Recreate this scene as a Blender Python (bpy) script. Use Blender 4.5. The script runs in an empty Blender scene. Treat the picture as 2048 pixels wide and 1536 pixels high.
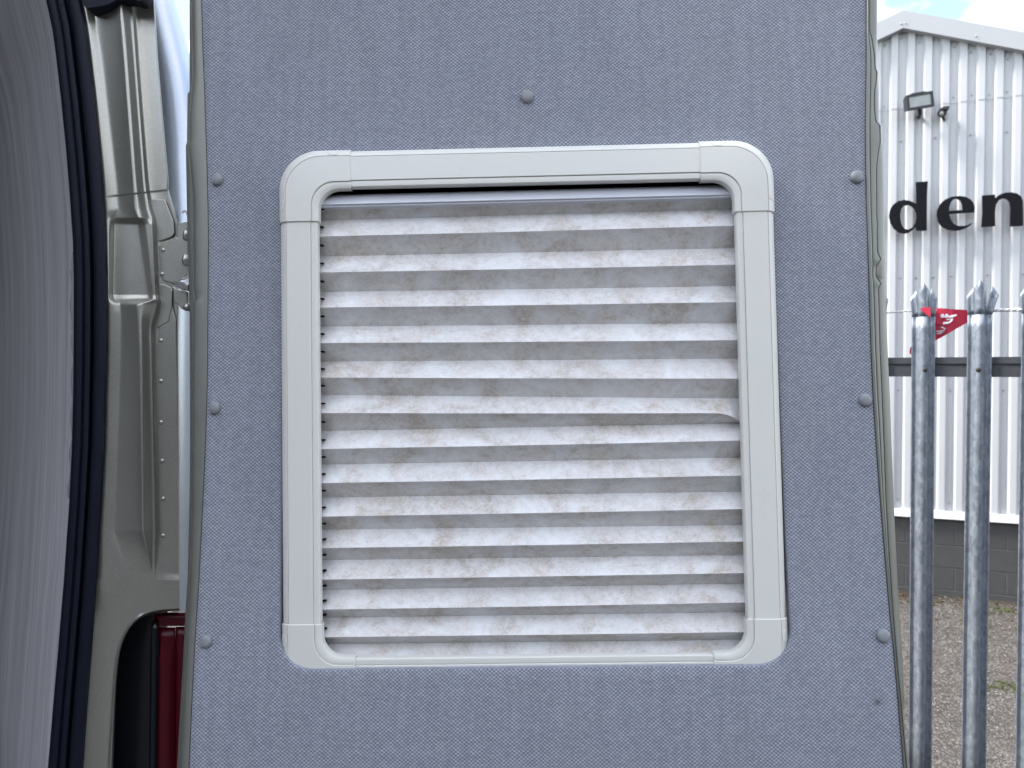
import bpy, bmesh, math, random
from mathutils import Vector, Matrix, noise as mnoise
random.seed(7)
S = bpy.context.scene
COL = S.collection

# ------------------------------------------------------------------ camera
CX, CY, FPX = 1024.0, 768.0, 1536.0          # photograph's pixel frame (2048 x 1536)
EYE = Vector((0, 0, 1.5))
PITCH = math.radians(1.2)
AX = Vector((1, 0, 0))
AF = Vector((0, math.cos(PITCH), -math.sin(PITCH)))
AD = Vector((0, -math.sin(PITCH), -math.cos(PITCH)))
cd = bpy.data.cameras.new('camera')
cam = bpy.data.objects.new('camera', cd)
COL.objects.link(cam)
cam.location = EYE
cam.rotation_euler = (math.radians(90) - PITCH, 0, 0)
cd.sensor_width = 36.0
cd.lens = 36.0 * FPX / 2048.0
cd.clip_start = 0.02
cd.clip_end = 3000
cd.dof.use_dof = True
cd.dof.focus_distance = 0.81
cd.dof.aperture_fstop = 15.0
S.camera = cam

# ------------------------------------------------------------------ sky and sun
SUN_EL, SUN_AZ = math.radians(46), math.radians(-84)     # azimuth from +Y towards +X
w = bpy.data.worlds.new("World")
S.world = w
w.use_nodes = True
nt = w.node_tree
nt.nodes.clear()
out = nt.nodes.new('ShaderNodeOutputWorld')
bg = nt.nodes.new('ShaderNodeBackground')
sky = nt.nodes.new('ShaderNodeTexSky')
sky.sky_type = 'NISHITA'
sky.sun_disc = False
sky.sun_elevation = SUN_EL
sky.sun_rotation = SUN_AZ
sky.dust_density = 0.2
tc = nt.nodes.new('ShaderNodeTexCoord')
mp = nt.nodes.new('ShaderNodeMapping')
mp.inputs['Scale'].default_value = (1.0, 1.6, 4.2)
mp.inputs['Location'].default_value = (0.72, 0.1, 0.97)
mp.inputs['Rotation'].default_value = (0.0, 0.25, 0.4)
nz = nt.nodes.new('ShaderNodeTexNoise')
nz.inputs['Scale'].default_value = 2.3
nz.inputs['Detail'].default_value = 7
nz.inputs['Roughness'].default_value = 0.55
nz.inputs['Distortion'].default_value = 0.5
cr = nt.nodes.new('ShaderNodeValToRGB')
cr.color_ramp.elements[0].position = 0.43
cr.color_ramp.elements[0].color = (0.03, 0.03, 0.03, 1)
cr.color_ramp.elements[1].position = 0.66
cr.color_ramp.elements[1].color = (0.92, 0.92, 0.92, 1)
mx = nt.nodes.new('ShaderNodeMixRGB')
mx.inputs['Color2'].default_value = (10.9, 10.5, 10.1, 1)
nt.links.new(tc.outputs['Generated'], mp.inputs['Vector'])
nt.links.new(mp.outputs['Vector'], nz.inputs['Vector'])
nt.links.new(nz.outputs['Fac'], cr.inputs['Fac'])
nt.links.new(cr.outputs['Color'], mx.inputs['Fac'])
nt.links.new(sky.outputs['Color'], mx.inputs['Color1'])
nt.links.new(mx.outputs['Color'], bg.inputs['Color'])
bg.inputs['Strength'].default_value = 0.10
nt.links.new(bg.outputs['Background'], out.inputs['Surface'])

sl = bpy.data.lights.new('sun', 'SUN')
sl.energy = 2.2
sl.angle = math.radians(14)
sl.color = (1.0, 0.96, 0.90)
sun = bpy.data.objects.new('sun', sl)
COL.objects.link(sun)
sdir = Vector((math.sin(SUN_AZ) * math.cos(SUN_EL), math.cos(SUN_AZ) * math.cos(SUN_EL), math.sin(SUN_EL)))
sun.rotation_euler = sdir.to_track_quat('Z', 'Y').to_euler()
sun.location = (-3, 2, 6)

vs = S.view_settings
vs.view_transform = 'Standard'
vs.look = 'None'
vs.exposure = 2.08
vs.gamma = 1.0
vs.use_curve_mapping = False
S.cycles.max_bounces = 8
S.cycles.diffuse_bounces = 2
S.cycles.use_denoising = True


# ------------------------------------------------------------------ material helpers
class N:
    """Small wrapper that builds node trees."""
    def __init__(self, name):
        self.m = bpy.data.materials.new(name)
        self.m.use_nodes = True
        self.t = self.m.node_tree
        self.b = self.t.nodes['Principled BSDF']

    def n(self, kind, **inp):
        nd = self.t.nodes.new(kind)
        for k, v in inp.items():
            nd.inputs[k.replace('_', ' ')].default_value = v
        return nd

    def l(self, a, b):
        self.t.links.new(a, b)

    def math(self, op, a, b=None, clamp=False):
        nd = self.t.nodes.new('ShaderNodeMath')
        nd.operation = op
        nd.use_clamp = clamp
        for i, x in enumerate((a, b)):
            if x is None:
                continue
            if isinstance(x, (int, float)):
                nd.inputs[i].default_value = x
            else:
                self.l(x, nd.inputs[i])
        return nd.outputs[0]

    def mix(self, fac, a, b, mode='MIX'):
        nd = self.t.nodes.new('ShaderNodeMixRGB')
        nd.blend_type = mode
        for s, x in (('Fac', fac), ('Color1', a), ('Color2', b)):
            if isinstance(x, (int, float)):
                nd.inputs[s].default_value = x
            elif isinstance(x, tuple):
                nd.inputs[s].default_value = x if len(x) == 4 else (*x, 1)
            else:
                self.l(x, nd.inputs[s])
        return nd.outputs[0]

    def ramp(self, fac, stops):
        nd = self.t.nodes.new('ShaderNodeValToRGB')
        e = nd.color_ramp.elements
        while len(e) < len(stops):
            e.new(0.5)
        for el, (p, c) in zip(e, stops):
            el.position = p
            el.color = c if len(c) == 4 else (*c, 1)
        self.l(fac, nd.inputs[0])
        return nd.outputs[0]

    def coord(self, which='Object', scale=(1, 1, 1)):
        t = self.t.nodes.new('ShaderNodeTexCoord')
        if scale == (1, 1, 1):
            return t.outputs[which]
        m = self.t.nodes.new('ShaderNodeMapping')
        m.inputs['Scale'].default_value = scale
        self.l(t.outputs[which], m.inputs['Vector'])
        return m.outputs[0]

    def noise(self, vec, scale, detail=4, rough=0.55, dist=0.0):
        nd = self.n('ShaderNodeTexNoise', Scale=scale, Detail=detail, Roughness=rough, Distortion=dist)
        self.l(vec, nd.inputs['Vector'])
        return nd.outputs['Fac']

    def bump(self, h, strength=0.3, dist=0.001):
        nd = self.n('ShaderNodeBump', Strength=strength, Distance=dist)
        self.l(h, nd.inputs['Height'])
        self.l(nd.outputs[0], self.b.inputs['Normal'])

    def set(self, color=None, rough=None, metal=None, spec=None):
        for k, v in (('Base Color', color), ('Roughness', rough), ('Metallic', metal), ('Specular IOR Level', spec)):
            if v is None:
                continue
            if isinstance(v, tuple):
                self.b.inputs[k].default_value = (*v, 1)
            elif isinstance(v, (int, float)):
                self.b.inputs[k].default_value = v
            else:
                self.l(v, self.b.inputs[k])
        return self.m


def mat_plain(name, c, rough=0.5, metal=0.0, var=0.12, scale=30.0, spec=0.5, bump=0.0, bscale=600.0):
    k = N(name)
    co = k.coord()
    f = k.noise(co, scale, 5)
    a = tuple(x * (1 - var) for x in c)
    b = tuple(min(1, x * (1 + var)) for x in c)
    col = k.mix(f, a, b)
    r = k.math('ADD', k.math('MULTIPLY', f, 0.12), rough - 0.06)
    if bump:
        k.bump(k.noise(co, bscale, 3), bump, 0.0005)
    return k.set(col, r, metal, spec)


def mat_weave():
    k = N('woven_grey_fabric')
    uv = k.coord('UV')
    sep = k.n('ShaderNodeSeparateXYZ')
    k.l(uv, sep.inputs[0])
    wob = k.n('ShaderNodeTexNoise', Scale=150.0, Detail=2.0)
    k.l(uv, wob.inputs['Vector'])
    sw = k.n('ShaderNodeSeparateColor')
    k.l(wob.outputs['Color'], sw.inputs[0])
    U = k.math('ADD', k.math('MULTIPLY', sep.outputs[0], 1 / 0.0044), k.math('MULTIPLY', sw.outputs[0], 0.40))
    V = k.math('ADD', k.math('MULTIPLY', sep.outputs[1], 1 / 0.00185), k.math('MULTIPLY', sw.outputs[1], 0.55))
    row = k.math('FLOOR', V)
    stag = k.math('MULTIPLY', k.math('MODULO', k.math('ADD', row, 4000.0), 2.0), 0.5)
    cu = k.math('ADD', U, stag)
    fu = k.math('FRACT', cu)
    fv = k.math('FRACT', V)
    du = k.math('MULTIPLY', k.math('COSINE', k.math('MULTIPLY', k.math('SUBTRACT', fu, 0.5), 2 * math.pi)), 0.5)
    dv = k.math('SINE', k.math('MULTIPLY', fv, math.pi))
    dome = k.math('ADD', k.math('MULTIPLY', du, k.math('POWER', dv, 0.7)), 0.5)
    cid = k.n('ShaderNodeCombineXYZ')
    k.l(k.math('FLOOR', cu), cid.inputs[0])
    k.l(row, cid.inputs[1])
    wn = k.n('ShaderNodeTexWhiteNoise')
    k.l(cid.outputs[0], wn.inputs['Vector'])
    h = k.math('MULTIPLY', dome, k.math('ADD', k.math('MULTIPLY', wn.outputs['Value'], 0.40), 0.68))
    # slubs: long thin variations along both thread directions
    m1 = k.coord('UV', (120, 6, 1))
    m2 = k.coord('UV', (5, 260, 1))
    sl1 = k.noise(m1, 1.0, 3)
    sl2 = k.noise(m2, 1.0, 3)
    col = k.ramp(h, [(0.10, (0.135, 0.147, 0.178)), (0.46, (0.272, 0.288, 0.336)), (0.90, (0.40, 0.42, 0.475))])
    v = k.math('ADD', k.math('MULTIPLY', sl1, 0.34), k.math('MULTIPLY', sl2, 0.16))
    col = k.mix(1.0, col, k.ramp(v, [(0.12, (0.88, 0.88, 0.89)), (0.38, (1.10, 1.10, 1.10))]), 'MULTIPLY')
    gr = k.ramp(k.noise(uv, 6.0, 6, 0.7), [(0.50, (0, 0, 0)), (0.75, (0.22, 0.22, 0.22))])
    col = k.mix(gr, col, (0.25, 0.24, 0.22))
    mk = k.n('ShaderNodeVectorMath')
    mk.operation = 'DISTANCE'
    mk.inputs[1].default_value = MARK
    k.l(uv, mk.inputs[0])
    mr = k.ramp(k.math('ADD', mk.outputs['Value'], k.math('MULTIPLY', k.math('SUBTRACT', k.noise(uv, 700.0, 3), 0.5), 0.006)), [(0.0028, (0.8, 0.8, 0.8)), (0.0042, (0, 0, 0))])
    col = k.mix(mr, col, (0.05, 0.045, 0.04))
    k.bump(h, 0.45, 0.0007)
    k.b.inputs['Sheen Weight'].default_value = 0.15
    return k.set(col, 0.9, 0.0, 0.2)


def mat_pleat():
    k = N('stained_white_blind_fabric')
    uv = k.coord('UV')
    info = k.n('ShaderNodeObjectInfo')
    off = k.n('ShaderNodeVectorMath')
    off.operation = 'ADD'
    cv = k.n('ShaderNodeCombineXYZ')
    k.l(k.math('MULTIPLY', info.outputs['Random'], 37.0), cv.inputs[2])
    k.l(uv, off.inputs[0])
    k.l(cv.outputs[0], off.inputs[1])
    p = off.outputs[0]
    big = k.noise(p, 21.0, 4, 0.6, 0.8)
    med = k.noise(p, 120.0, 10, 0.80, 0.4)
    fine = k.noise(p, 420.0, 5, 0.75)
    f = k.math('ADD', k.math('MULTIPLY', big, 0.52), k.math('MULTIPLY', med, 0.52))
    f = k.math('ADD', f, k.math('MULTIPLY', k.math('SUBTRACT', fine, 0.5), 0.50))
    st = k.ramp(f, [(0.42, (0, 0, 0)), (0.54, (0.28, 0.28, 0.28)), (0.68, (0.74, 0.74, 0.74))])
    base = k.ramp(fine, [(0.32, (0.68, 0.69, 0.70)), (0.62, (0.83, 0.835, 0.84))])
    stain = k.ramp(k.noise(p, 30.0, 2), [(0.35, (0.40, 0.30, 0.20)), (0.65, (0.34, 0.29, 0.22))])
    col = k.mix(st, base, stain)
    k.bump(fine, 0.18, 0.0004)
    return k.set(col, 0.85, 0.0, 0.25)


def mat_plastic():
    k = N('ivory_plastic')
    uv = k.coord('Object')
    f = k.noise(uv, 9.0, 4)
    fine = k.noise(uv, 500.0, 4)
    col = k.mix(f, (0.69, 0.69, 0.635), (0.725, 0.725, 0.675))
    g = k.ramp(k.noise(uv, 40.0, 8, 0.7), [(0.60, (0, 0, 0)), (0.78, (0.16, 0.16, 0.16))])
    col = k.mix(g, col, (0.36, 0.34, 0.30))
    sp = k.ramp(k.noise(uv, 260.0, 2), [(0.76, (0, 0, 0)), (0.80, (0.35, 0.35, 0.35))])
    col = k.mix(sp, col, (0.24, 0.23, 0.21))
    k.bump(fine, 0.06, 0.0003)
    return k.set(col, k.math('ADD', k.math('MULTIPLY', f, 0.1), 0.34), 0.0, 0.45)


def mat_paint(name='silver_olive_metallic_paint', c=(0.39, 0.385, 0.342)):
    k = N(name)
    co = k.coord()
    fl = k.n('ShaderNodeTexVoronoi', Scale=1600.0)
    k.l(co, fl.inputs['Vector'])
    f = k.noise(co, 14.0, 6, 0.65)
    col = k.mix(f, tuple(x * 0.92 for x in c), tuple(x * 1.06 for x in c))
    bw = k.n('ShaderNodeRGBToBW')
    k.l(fl.outputs['Color'], bw.inputs[0])
    col = k.mix(0.25, col, bw.outputs[0], 'SOFT_LIGHT')
    dirt = k.ramp(k.noise(co, 70.0, 8, 0.72), [(0.62, (0, 0, 0)), (0.85, (0.2, 0.2, 0.2))])
    col = k.mix(dirt, col, (0.21, 0.20, 0.175))
    k.bump(k.noise(co, 900.0, 2), 0.05, 0.0003)
    k.b.inputs['Coat Weight'].default_value = 0.25
    k.b.inputs['Coat Roughness'].default_value = 0.25
    return k.set(col, k.math('ADD', k.math('MULTIPLY', f, 0.12), 0.27), 0.76, 0.5)


def mat_wood():
    k = N('grey_wood_grain_laminate')
    uv = k.coord('UV')
    sep = k.n('ShaderNodeSeparateXYZ')
    k.l(uv, sep.inputs[0])
    dist = k.noise(k.coord('UV', (3.0, 1.6, 1)), 1.6, 4, 0.6)
    x = k.math('ADD', sep.outputs[0], k.math('MULTIPLY', dist, 0.07))
    cv = k.n('ShaderNodeCombineXYZ')
    k.l(k.math('MULTIPLY', x, 150.0), cv.inputs[0])
    k.l(k.math('MULTIPLY', sep.outputs[1], 2.2), cv.inputs[1])
    g = k.noise(cv.outputs[0], 1.0, 4, 0.62)
    cv2 = k.n('ShaderNodeCombineXYZ')
    k.l(k.math('MULTIPLY', x, 26.0), cv2.inputs[0])
    k.l(k.math('MULTIPLY', sep.outputs[1], 0.7), cv2.inputs[1])
    g2 = k.noise(cv2.outputs[0], 1.0, 3)
    col = k.ramp(g, [(0.36, (0.47, 0.47, 0.475)), (0.56, (0.62, 0.62, 0.63)), (0.75, (0.70, 0.70, 0.705))])
    col = k.mix(1.0, col, k.ramp(g2, [(0.3, (0.80, 0.78, 0.80)), (0.7, (1.06, 1.05, 1.08))]), 'MULTIPLY')
    k.bump(g, 0.35, 0.0008)
    return k.set(col, 0.6, 0.0, 0.3)


def mat_galv():
    k = N('galvanised_steel')
    co = k.coord()
    vo = k.n('ShaderNodeTexVoronoi', Scale=95.0)
    k.l(k.coord('Object', (1, 1, 0.55)), vo.inputs['Vector'])
    f = k.noise(co, 26.0, 8, 0.7)
    dr = k.noise(k.coord('Object', (60, 60, 7)), 1.0, 5, 0.6)
    col = k.mix(f, (0.16, 0.182, 0.215), (0.30, 0.33, 0.37))
    bw = k.n('ShaderNodeRGBToBW')
    k.l(vo.outputs['Color'], bw.inputs[0])
    col = k.mix(0.35, col, bw.outputs[0], 'SOFT_LIGHT')
    wh = k.ramp(k.math('ADD', k.math('MULTIPLY', dr, 0.6), k.math('MULTIPLY', k.noise(co, 70, 6, 0.7), 0.4)),
                [(0.53, (0, 0, 0)), (0.70, (0.42, 0.42, 0.42))])
    col = k.mix(wh, col, (0.62, 0.65, 0.68))
    k.bump(k.noise(co, 120.0, 6), 0.3, 0.0015)
    return k.set(col, k.math('ADD', k.math('MULTIPLY', f, 0.2), 0.42), 0.55, 0.5)


def mat_clad():
    k = N('white_profiled_cladding')
    co = k.coord('UV')
    streak = k.noise(k.coord('UV', (28, 1.2, 1)), 1.0, 6, 0.65)
    f = k.noise(co, 3.0, 5)
    col = k.mix(f, (0.46, 0.47, 0.475), (0.52, 0.525, 0.53))
    d = k.ramp(streak, [(0.52, (0, 0, 0)), (0.75, (0.5, 0.5, 0.5))])
    col = k.mix(d, col, (0.50, 0.52, 0.53))
    return k.set(col, 0.42, 0.0, 0.45)


def mat_ground():
    k = N('gravelly_tarmac')
    co = k.coord()
    vo = k.n('ShaderNodeTexVoronoi', Scale=85.0)
    k.l(co, vo.inputs['Vector'])
    f = k.noise(co, 2.2, 6, 0.65)
    fine = k.noise(co, 140.0, 4, 0.7)
    bw = k.n('ShaderNodeRGBToBW')
    k.l(vo.outputs['Color'], bw.inputs[0])
    col = k.ramp(bw.outputs[0], [(0.15, (0.046, 0.042, 0.037)), (0.5, (0.086, 0.079, 0.072)), (0.88, (0.18, 0.168, 0.156))])
    col = k.mix(1.0, col, k.ramp(f, [(0.3, (0.78, 0.76, 0.73)), (0.7, (1.12, 1.09, 1.07))]), 'MULTIPLY')
    dt = k.n('ShaderNodeVectorMath')
    dt.operation = 'DOT_PRODUCT'
    dt.inputs[1].default_value = (-math.sin(math.radians(21.4)), -math.cos(math.radians(21.4)), 0)
    k.l(co, dt.inputs[0])
    tt = k.math('ADD', dt.outputs['Value'], WALL_OFF)          # metres out from the plinth: wind-blown soil lies along it
    edge = k.math('SUBTRACT', 0.28, k.math('MULTIPLY', tt, 0.34))
    edge = k.math('MAXIMUM', edge, 0.0)
    dirt = k.ramp(k.math('ADD', k.noise(k.coord('Object', (1, 1.6, 1)), 2.3, 8, 0.7), edge), [(0.62, (0, 0, 0)), (0.74, (0.85, 0.85, 0.85))])
    col = k.mix(dirt, col, (0.036, 0.028, 0.020))
    k.bump(k.math('ADD', k.math('MULTIPLY', vo.outputs['Distance'], -1.2), fine), 0.8, 0.012)
    return k.set(col, 0.9, 0.0, 0.3)


WALL_OFF = (Vector((math.sin(math.radians(21.4)), math.cos(math.radians(21.4)), 0))).dot(Vector(((1797 - CX) / FPX * 7.95, 7.95, 0)))
MARK = (0.34524, -0.29204, 0.0)
M = {}
M['weave'] = mat_weave()
M['pleat'] = mat_pleat()
M['plastic'] = mat_plastic()
M['paint'] = mat_paint()
M['skin'] = mat_paint('sky_reflection_tinted_paint', (0.40, 0.44, 0.50))  # same van paint, made paler and bluer to carry the sky's reflection
M['doorpaint'] = mat_plain('olive_silver_door_paint', (0.20, 0.205, 0.180), 0.40, 0.35, 0.08, 30, 0.5, 0.05, 900)
M['wood'] = mat_wood()
M['galv'] = mat_galv()
M['clad'] = mat_clad()
M['rail'] = mat_plain('shade_darkened_zinc', (0.068, 0.072, 0.079), 0.6, 0.3, 0.3, 45, 0.4, 0.2, 90)  # zinc darkened in colour for the shade under the rail's top flange
M['ground'] = mat_ground()
M['absorber'] = mat_plain('dark_light_absorber', (0.05, 0.05, 0.052), 0.9, 0, 0.3, 20, 0.3, 0.5, 200)  # near-black matte for the added light-cutting wall and ground sheet
M['seal'] = mat_plain('navy_black_rubber', (0.0055, 0.0080, 0.0165), 0.55, 0, 0.25, 40, 0.22, 0.05)
M['black'] = mat_plain('black_void_plastic', (0.006, 0.006, 0.008), 0.6, 0, 0.2, 60, 0.2)
M['headrail'] = mat_plain('grey_blue_aluminium_rail', (0.60, 0.62, 0.68), 0.35, 0.1, 0.05, 20)
M['cap'] = mat_plain('grey_plastic_cap', (0.24, 0.25, 0.265), 0.42, 0, 0.06, 120, 0.45)
M['steel'] = mat_plain('painted_hinge_steel', (0.42, 0.42, 0.40), 0.33, 0.85, 0.25, 140, 0.5, 0.2)
M['lens'] = mat_plain('dark_red_lamp_lens', (0.060, 0.0015, 0.007), 0.30, 0, 0.1, 20, 0.25)
M['lamp_black'] = mat_plain('gloss_black_lamp_body', (0.004, 0.005, 0.009), 0.25, 0, 0.1, 20, 0.4)
M['letter'] = mat_plain('gloss_black_letter', (0.006, 0.006, 0.008), 0.35, 0, 0.1, 8, 0.10)
M['fascia'] = mat_plain('light_grey_flashing', (0.385, 0.39, 0.395), 0.5, 0, 0.04, 2.5)
M['drip'] = mat_plain('white_drip_flashing', (0.85, 0.85, 0.85), 0.45, 0, 0.04, 6)
M['block'] = mat_plain('grey_painted_block', (0.068, 0.068, 0.066), 0.85, 0, 0.22, 9, 0.25, 0.5, 160)
M['mortar'] = mat_plain('pale_mortar', (0.088, 0.088, 0.085), 0.9, 0, 0.25, 14, 0.2, 0.5, 120)
M['screw'] = mat_plain('dull_screw_head', (0.36, 0.37, 0.385), 0.5, 0.6, 0.2, 200)
M['lampmetal'] = mat_plain('black_floodlight_body', (0.025, 0.026, 0.027), 0.5, 0.2, 0.15, 30)
M['red'] = mat_plain('red_bunting_plastic', (0.46, 0.022, 0.055), 0.42, 0, 0.12, 24)
M['white'] = mat_plain('white_print', (0.78, 0.76, 0.78), 0.5, 0, 0.04, 60)
M['rope'] = mat_plain('white_rope', (0.66, 0.66, 0.65), 0.8, 0, 0.1, 200)
M['rust'] = mat_plain('rusty_bolt', (0.055, 0.042, 0.034), 0.7, 0.5, 0.35, 200)
M['stone'] = mat_plain('loose_stone', (0.17, 0.16, 0.15), 0.85, 0, 0.35, 50, 0.3)
M['litter'] = mat_plain('dead_leaf_litter', (0.060, 0.044, 0.030), 0.85, 0, 0.5, 40, 0.2)
M['moss'] = mat_plain('moss_tuft', (0.055, 0.060, 0.028), 0.9, 0, 0.4, 40, 0.1)
M['lining_dark'] = mat_plain('grey_headliner', (0.09, 0.09, 0.10), 0.9, 0, 0.1, 20)

g = N('floodlight_glass')
gc = g.mix(g.noise(g.coord(), 9.0, 3), (0.22, 0.23, 0.21), (0.42, 0.43, 0.40))
M['glass'] = g.set(gc, 0.12, 0.0, 0.6)


# ------------------------------------------------------------------ geometry helpers
def P(u, v, z):
    """World point on the line of sight through photo pixel (u, v) at depth z: how the survey of the photograph is read off."""
    return EYE + (AX * ((u - CX) / FPX) + AD * ((v - CY) / FPX) + AF) * z


def ip(tab, v):
    """Piecewise-linear table [(v, value), ...] with linear extrapolation."""
    if v <= tab[0][0]:
        a, b = tab[0], tab[1]
    elif v >= tab[-1][0]:
        a, b = tab[-2], tab[-1]
    else:
        for a, b in zip(tab, tab[1:]):
            if a[0] <= v <= b[0]:
                break
    t = (v - a[0]) / (b[0] - a[0])
    return a[1] + (b[1] - a[1]) * t


def clampip(tab, v):
    return ip(tab, min(max(v, tab[0][0]), tab[-1][0]))


def link(o, parent=None):
    COL.objects.link(o)
    if parent is not None:
        o.parent = parent
        o.matrix_parent_inverse = MW[parent.name].inverted()
    MW[o.name] = o.matrix_basis.copy()
    return o


MW = {}


def mesh_obj(name, verts, faces, mat, parent=None, uv=None, smooth=None, mods=(), xf=None):
    me = bpy.data.meshes.new(name)
    me.from_pydata([tuple(v) for v in verts], [], faces)
    if uv is not None:
        lay = me.uv_layers.new(name='UVMap')
        for lp in me.loops:
            lay.data[lp.index].uv = uv[lp.vertex_index]
    if mat is not None:
        me.materials.append(mat)
    if smooth is not None:
        for p in me.polygons:
            p.use_smooth = True
        if smooth < 179:
            me.set_sharp_from_angle(angle=math.radians(smooth))
    me.update()
    o = bpy.data.objects.new(name, me)
    if xf is not None:
        o.matrix_basis = xf
    link(o, parent)
    for kind, kw in mods:
        md = o.modifiers.new(kind.lower(), kind)
        for k, v in kw.items():
            setattr(md, k, v)
    return o


def empty(name, loc, label, cat, group=None):
    o = bpy.data.objects.new(name, None)
    o.location = loc
    o.empty_display_size = 0.1
    COL.objects.link(o)
    MW[o.name] = Matrix.Translation(loc)
    o['label'] = label
    o['category'] = cat
    if group:
        o['group'] = group
    return o


def tag(o, label, cat, group=None):
    o['label'] = label
    o['category'] = cat
    if group:
        o['group'] = group
    return o


def dup(o, parent, xf):
    c = o.copy()
    COL.objects.link(c)
    c.matrix_basis = xf
    c.parent = parent
    if parent is not None:
        c.matrix_parent_inverse = MW[parent.name].inverted()
    MW[c.name] = xf.copy()
    return c


def grid(rows, close=False):
    """Verts and faces of a grid of points."""
    n = len(rows[0])
    vs_ = [p for r in rows for p in r]
    fs = []
    for i in range(len(rows) - 1):
        for j in range(n if close else n - 1):
            k = (j + 1) % n
            fs.append((i * n + j, i * n + k, (i + 1) * n + k, (i + 1) * n + j))
    return vs_, fs


class MB:
    """Collects shapes into one mesh."""
    def __init__(self):
        self.v, self.f = [], []

    def add(self, vs_, fs):
        o = len(self.v)
        self.v += [Vector(p) for p in vs_]
        self.f += [tuple(i + o for i in q) for q in fs]

    def hexa(self, c8):
        self.add(c8, [(0, 3, 2, 1), (4, 5, 6, 7), (0, 1, 5, 4), (1, 2, 6, 5), (2, 3, 7, 6), (3, 0, 4, 7)])

    def box(self, o, ax, ay, az):
        o, ax, ay, az = map(Vector, (o, ax, ay, az))
        self.hexa([o, o + ax, o + ax + ay, o + ay, o + az, o + ax + az, o + ax + ay + az, o + ay + az])

    def tube(self, pts, r, n=8, cap=True):
        rows = []
        up = Vector((0.13, 0.21, 0.97))
        for i, p in enumerate(pts):
            t = (pts[min(i + 1, len(pts) - 1)] - pts[max(i - 1, 0)]).normalized()
            a = t.cross(up).normalized()
            b = t.cross(a)
            rr = r[i] if isinstance(r, (list, tuple)) else r
            rows.append([p + (a * math.cos(2 * math.pi * k / n) + b * math.sin(2 * math.pi * k / n)) * rr for k in range(n)])
        v_, f_ = grid(rows, True)
        if cap:
            f_ = f_ + [tuple(range(n)), tuple((len(rows) - 1) * n + k for k in range(n))]
        self.add(v_, f_)

    def build(self, name, mat, parent=None, smooth=None, mods=(), uv=None):
        return mesh_obj(name, self.v, self.f, mat, parent, uv, smooth, mods)


def sheet(loops, to3d):
    """Filled flat outline (with holes): loops of 2-D points -> verts, faces."""
    bm = bmesh.new()
    ed = []
    for lp in loops:
        vv = [bm.verts.new((x, y, 0)) for x, y in lp]
        for a, b in zip(vv, vv[1:] + vv[:1]):
            ed.append(bm.edges.new((a, b)))
    bmesh.ops.triangle_fill(bm, edges=ed, use_beauty=True, use_dissolve=False)
    bm.verts.index_update()
    vs_ = [to3d(v.co.x, v.co.y) for v in bm.verts]
    fs = [tuple(v.index for v in f.verts) for f in bm.faces]
    bm.free()
    return vs_, fs


def chaikin(lp, n=1):
    for _ in range(n):
        o = []
        for a, b in zip(lp, lp[1:] + lp[:1]):
            o.append((a[0] * .75 + b[0] * .25, a[1] * .75 + b[1] * .25))
            o.append((a[0] * .25 + b[0] * .75, a[1] * .25 + b[1] * .75))
        lp = o
    return lp


def lathe(prof, n=24):
    """prof [(r, h)] about +Z."""
    vs_, fs = [], []
    for r, h in prof:
        for k in range(n):
            a = 2 * math.pi * k / n
            vs_.append(Vector((r * math.cos(a), r * math.sin(a), h)))
    for i in range(len(prof) - 1):
        for k in range(n):
            q = (k + 1) % n
            fs.append((i * n + k, i * n + q, (i + 1) * n + q, (i + 1) * n + k))
    fs.append(tuple(range((len(prof) - 1) * n, len(prof) * n)))
    return vs_, fs


# ------------------------------------------------------------------ the window plane (pose measured from the photograph)
def cw(x, y, z):
    return AX * x + AD * y + AF * z


WO = EYE + cw(0.01783069, 0.03442475, 0.79901032)
EX = cw(0.99963256, -0.01817346, -0.02011143).normalized()
EY = -cw(0.01739624, 0.99911988, -0.0381684).normalized()
EN = -cw(0.02078738, 0.03780451, 0.99906892).normalized()
WW, WH = 0.44, 0.49194794            # clear opening


def L(x, y, d):
    return WO + EX * x + EY * y + EN * d


def PF(u, v, d):
    """(x, y) on the window plane moved d towards the camera, for a photo pixel."""
    r = AX * ((u - CX) / FPX) + AD * ((v - CY) / FPX) + AF
    o = WO + EN * d
    t = (o - EYE).dot(EN) / r.dot(EN)
    q = EYE + r * t - o
    return q.dot(EX), q.dot(EY)


def basis(pos, normal, up):
    z = normal.normalized()
    x = up.cross(z).normalized()
    y = z.cross(x)
    m = Matrix((x, y, z)).transposed().to_4x4()
    m.translation = pos
    return m


# ------------------------------------------------------------------ ground and building (large structure)
TH = math.radians(21.4)
WD = Vector((math.cos(TH), -math.sin(TH), 0))          # along the gable wall, to the right
WN = Vector((-math.sin(TH), -math.cos(TH), 0))         # out of the wall, towards the yard
Z0 = 7.95
W0 = P(1797, 736, Z0)
W0.z = 0
GZ = -0.82


def wallpt(s, h, d=0.0):
    return W0 + WD * s + WN * d + Vector((0, 0, h))


def px_wall(u, v, d=0.0):
    r = AX * ((u - CX) / FPX) + AD * ((v - CY) / FPX) + AF
    o = W0 + WN * d
    t = (o - EYE).dot(WN) / r.dot(WN)
    q = EYE + r * t - o
    return q.dot(WD), q.z


# unseen dark wall added behind the camera to block low sky light
mb = MB()
mb.box(Vector((-16, -9.5, -0.2)), Vector((34, 1.5, 0)), Vector((0, -8, 0)), Vector((0, 0, 5.4)))
ow = mb.build('unseen_sky_blocker', M['absorber'])
ow['kind'] = 'structure'

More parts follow.
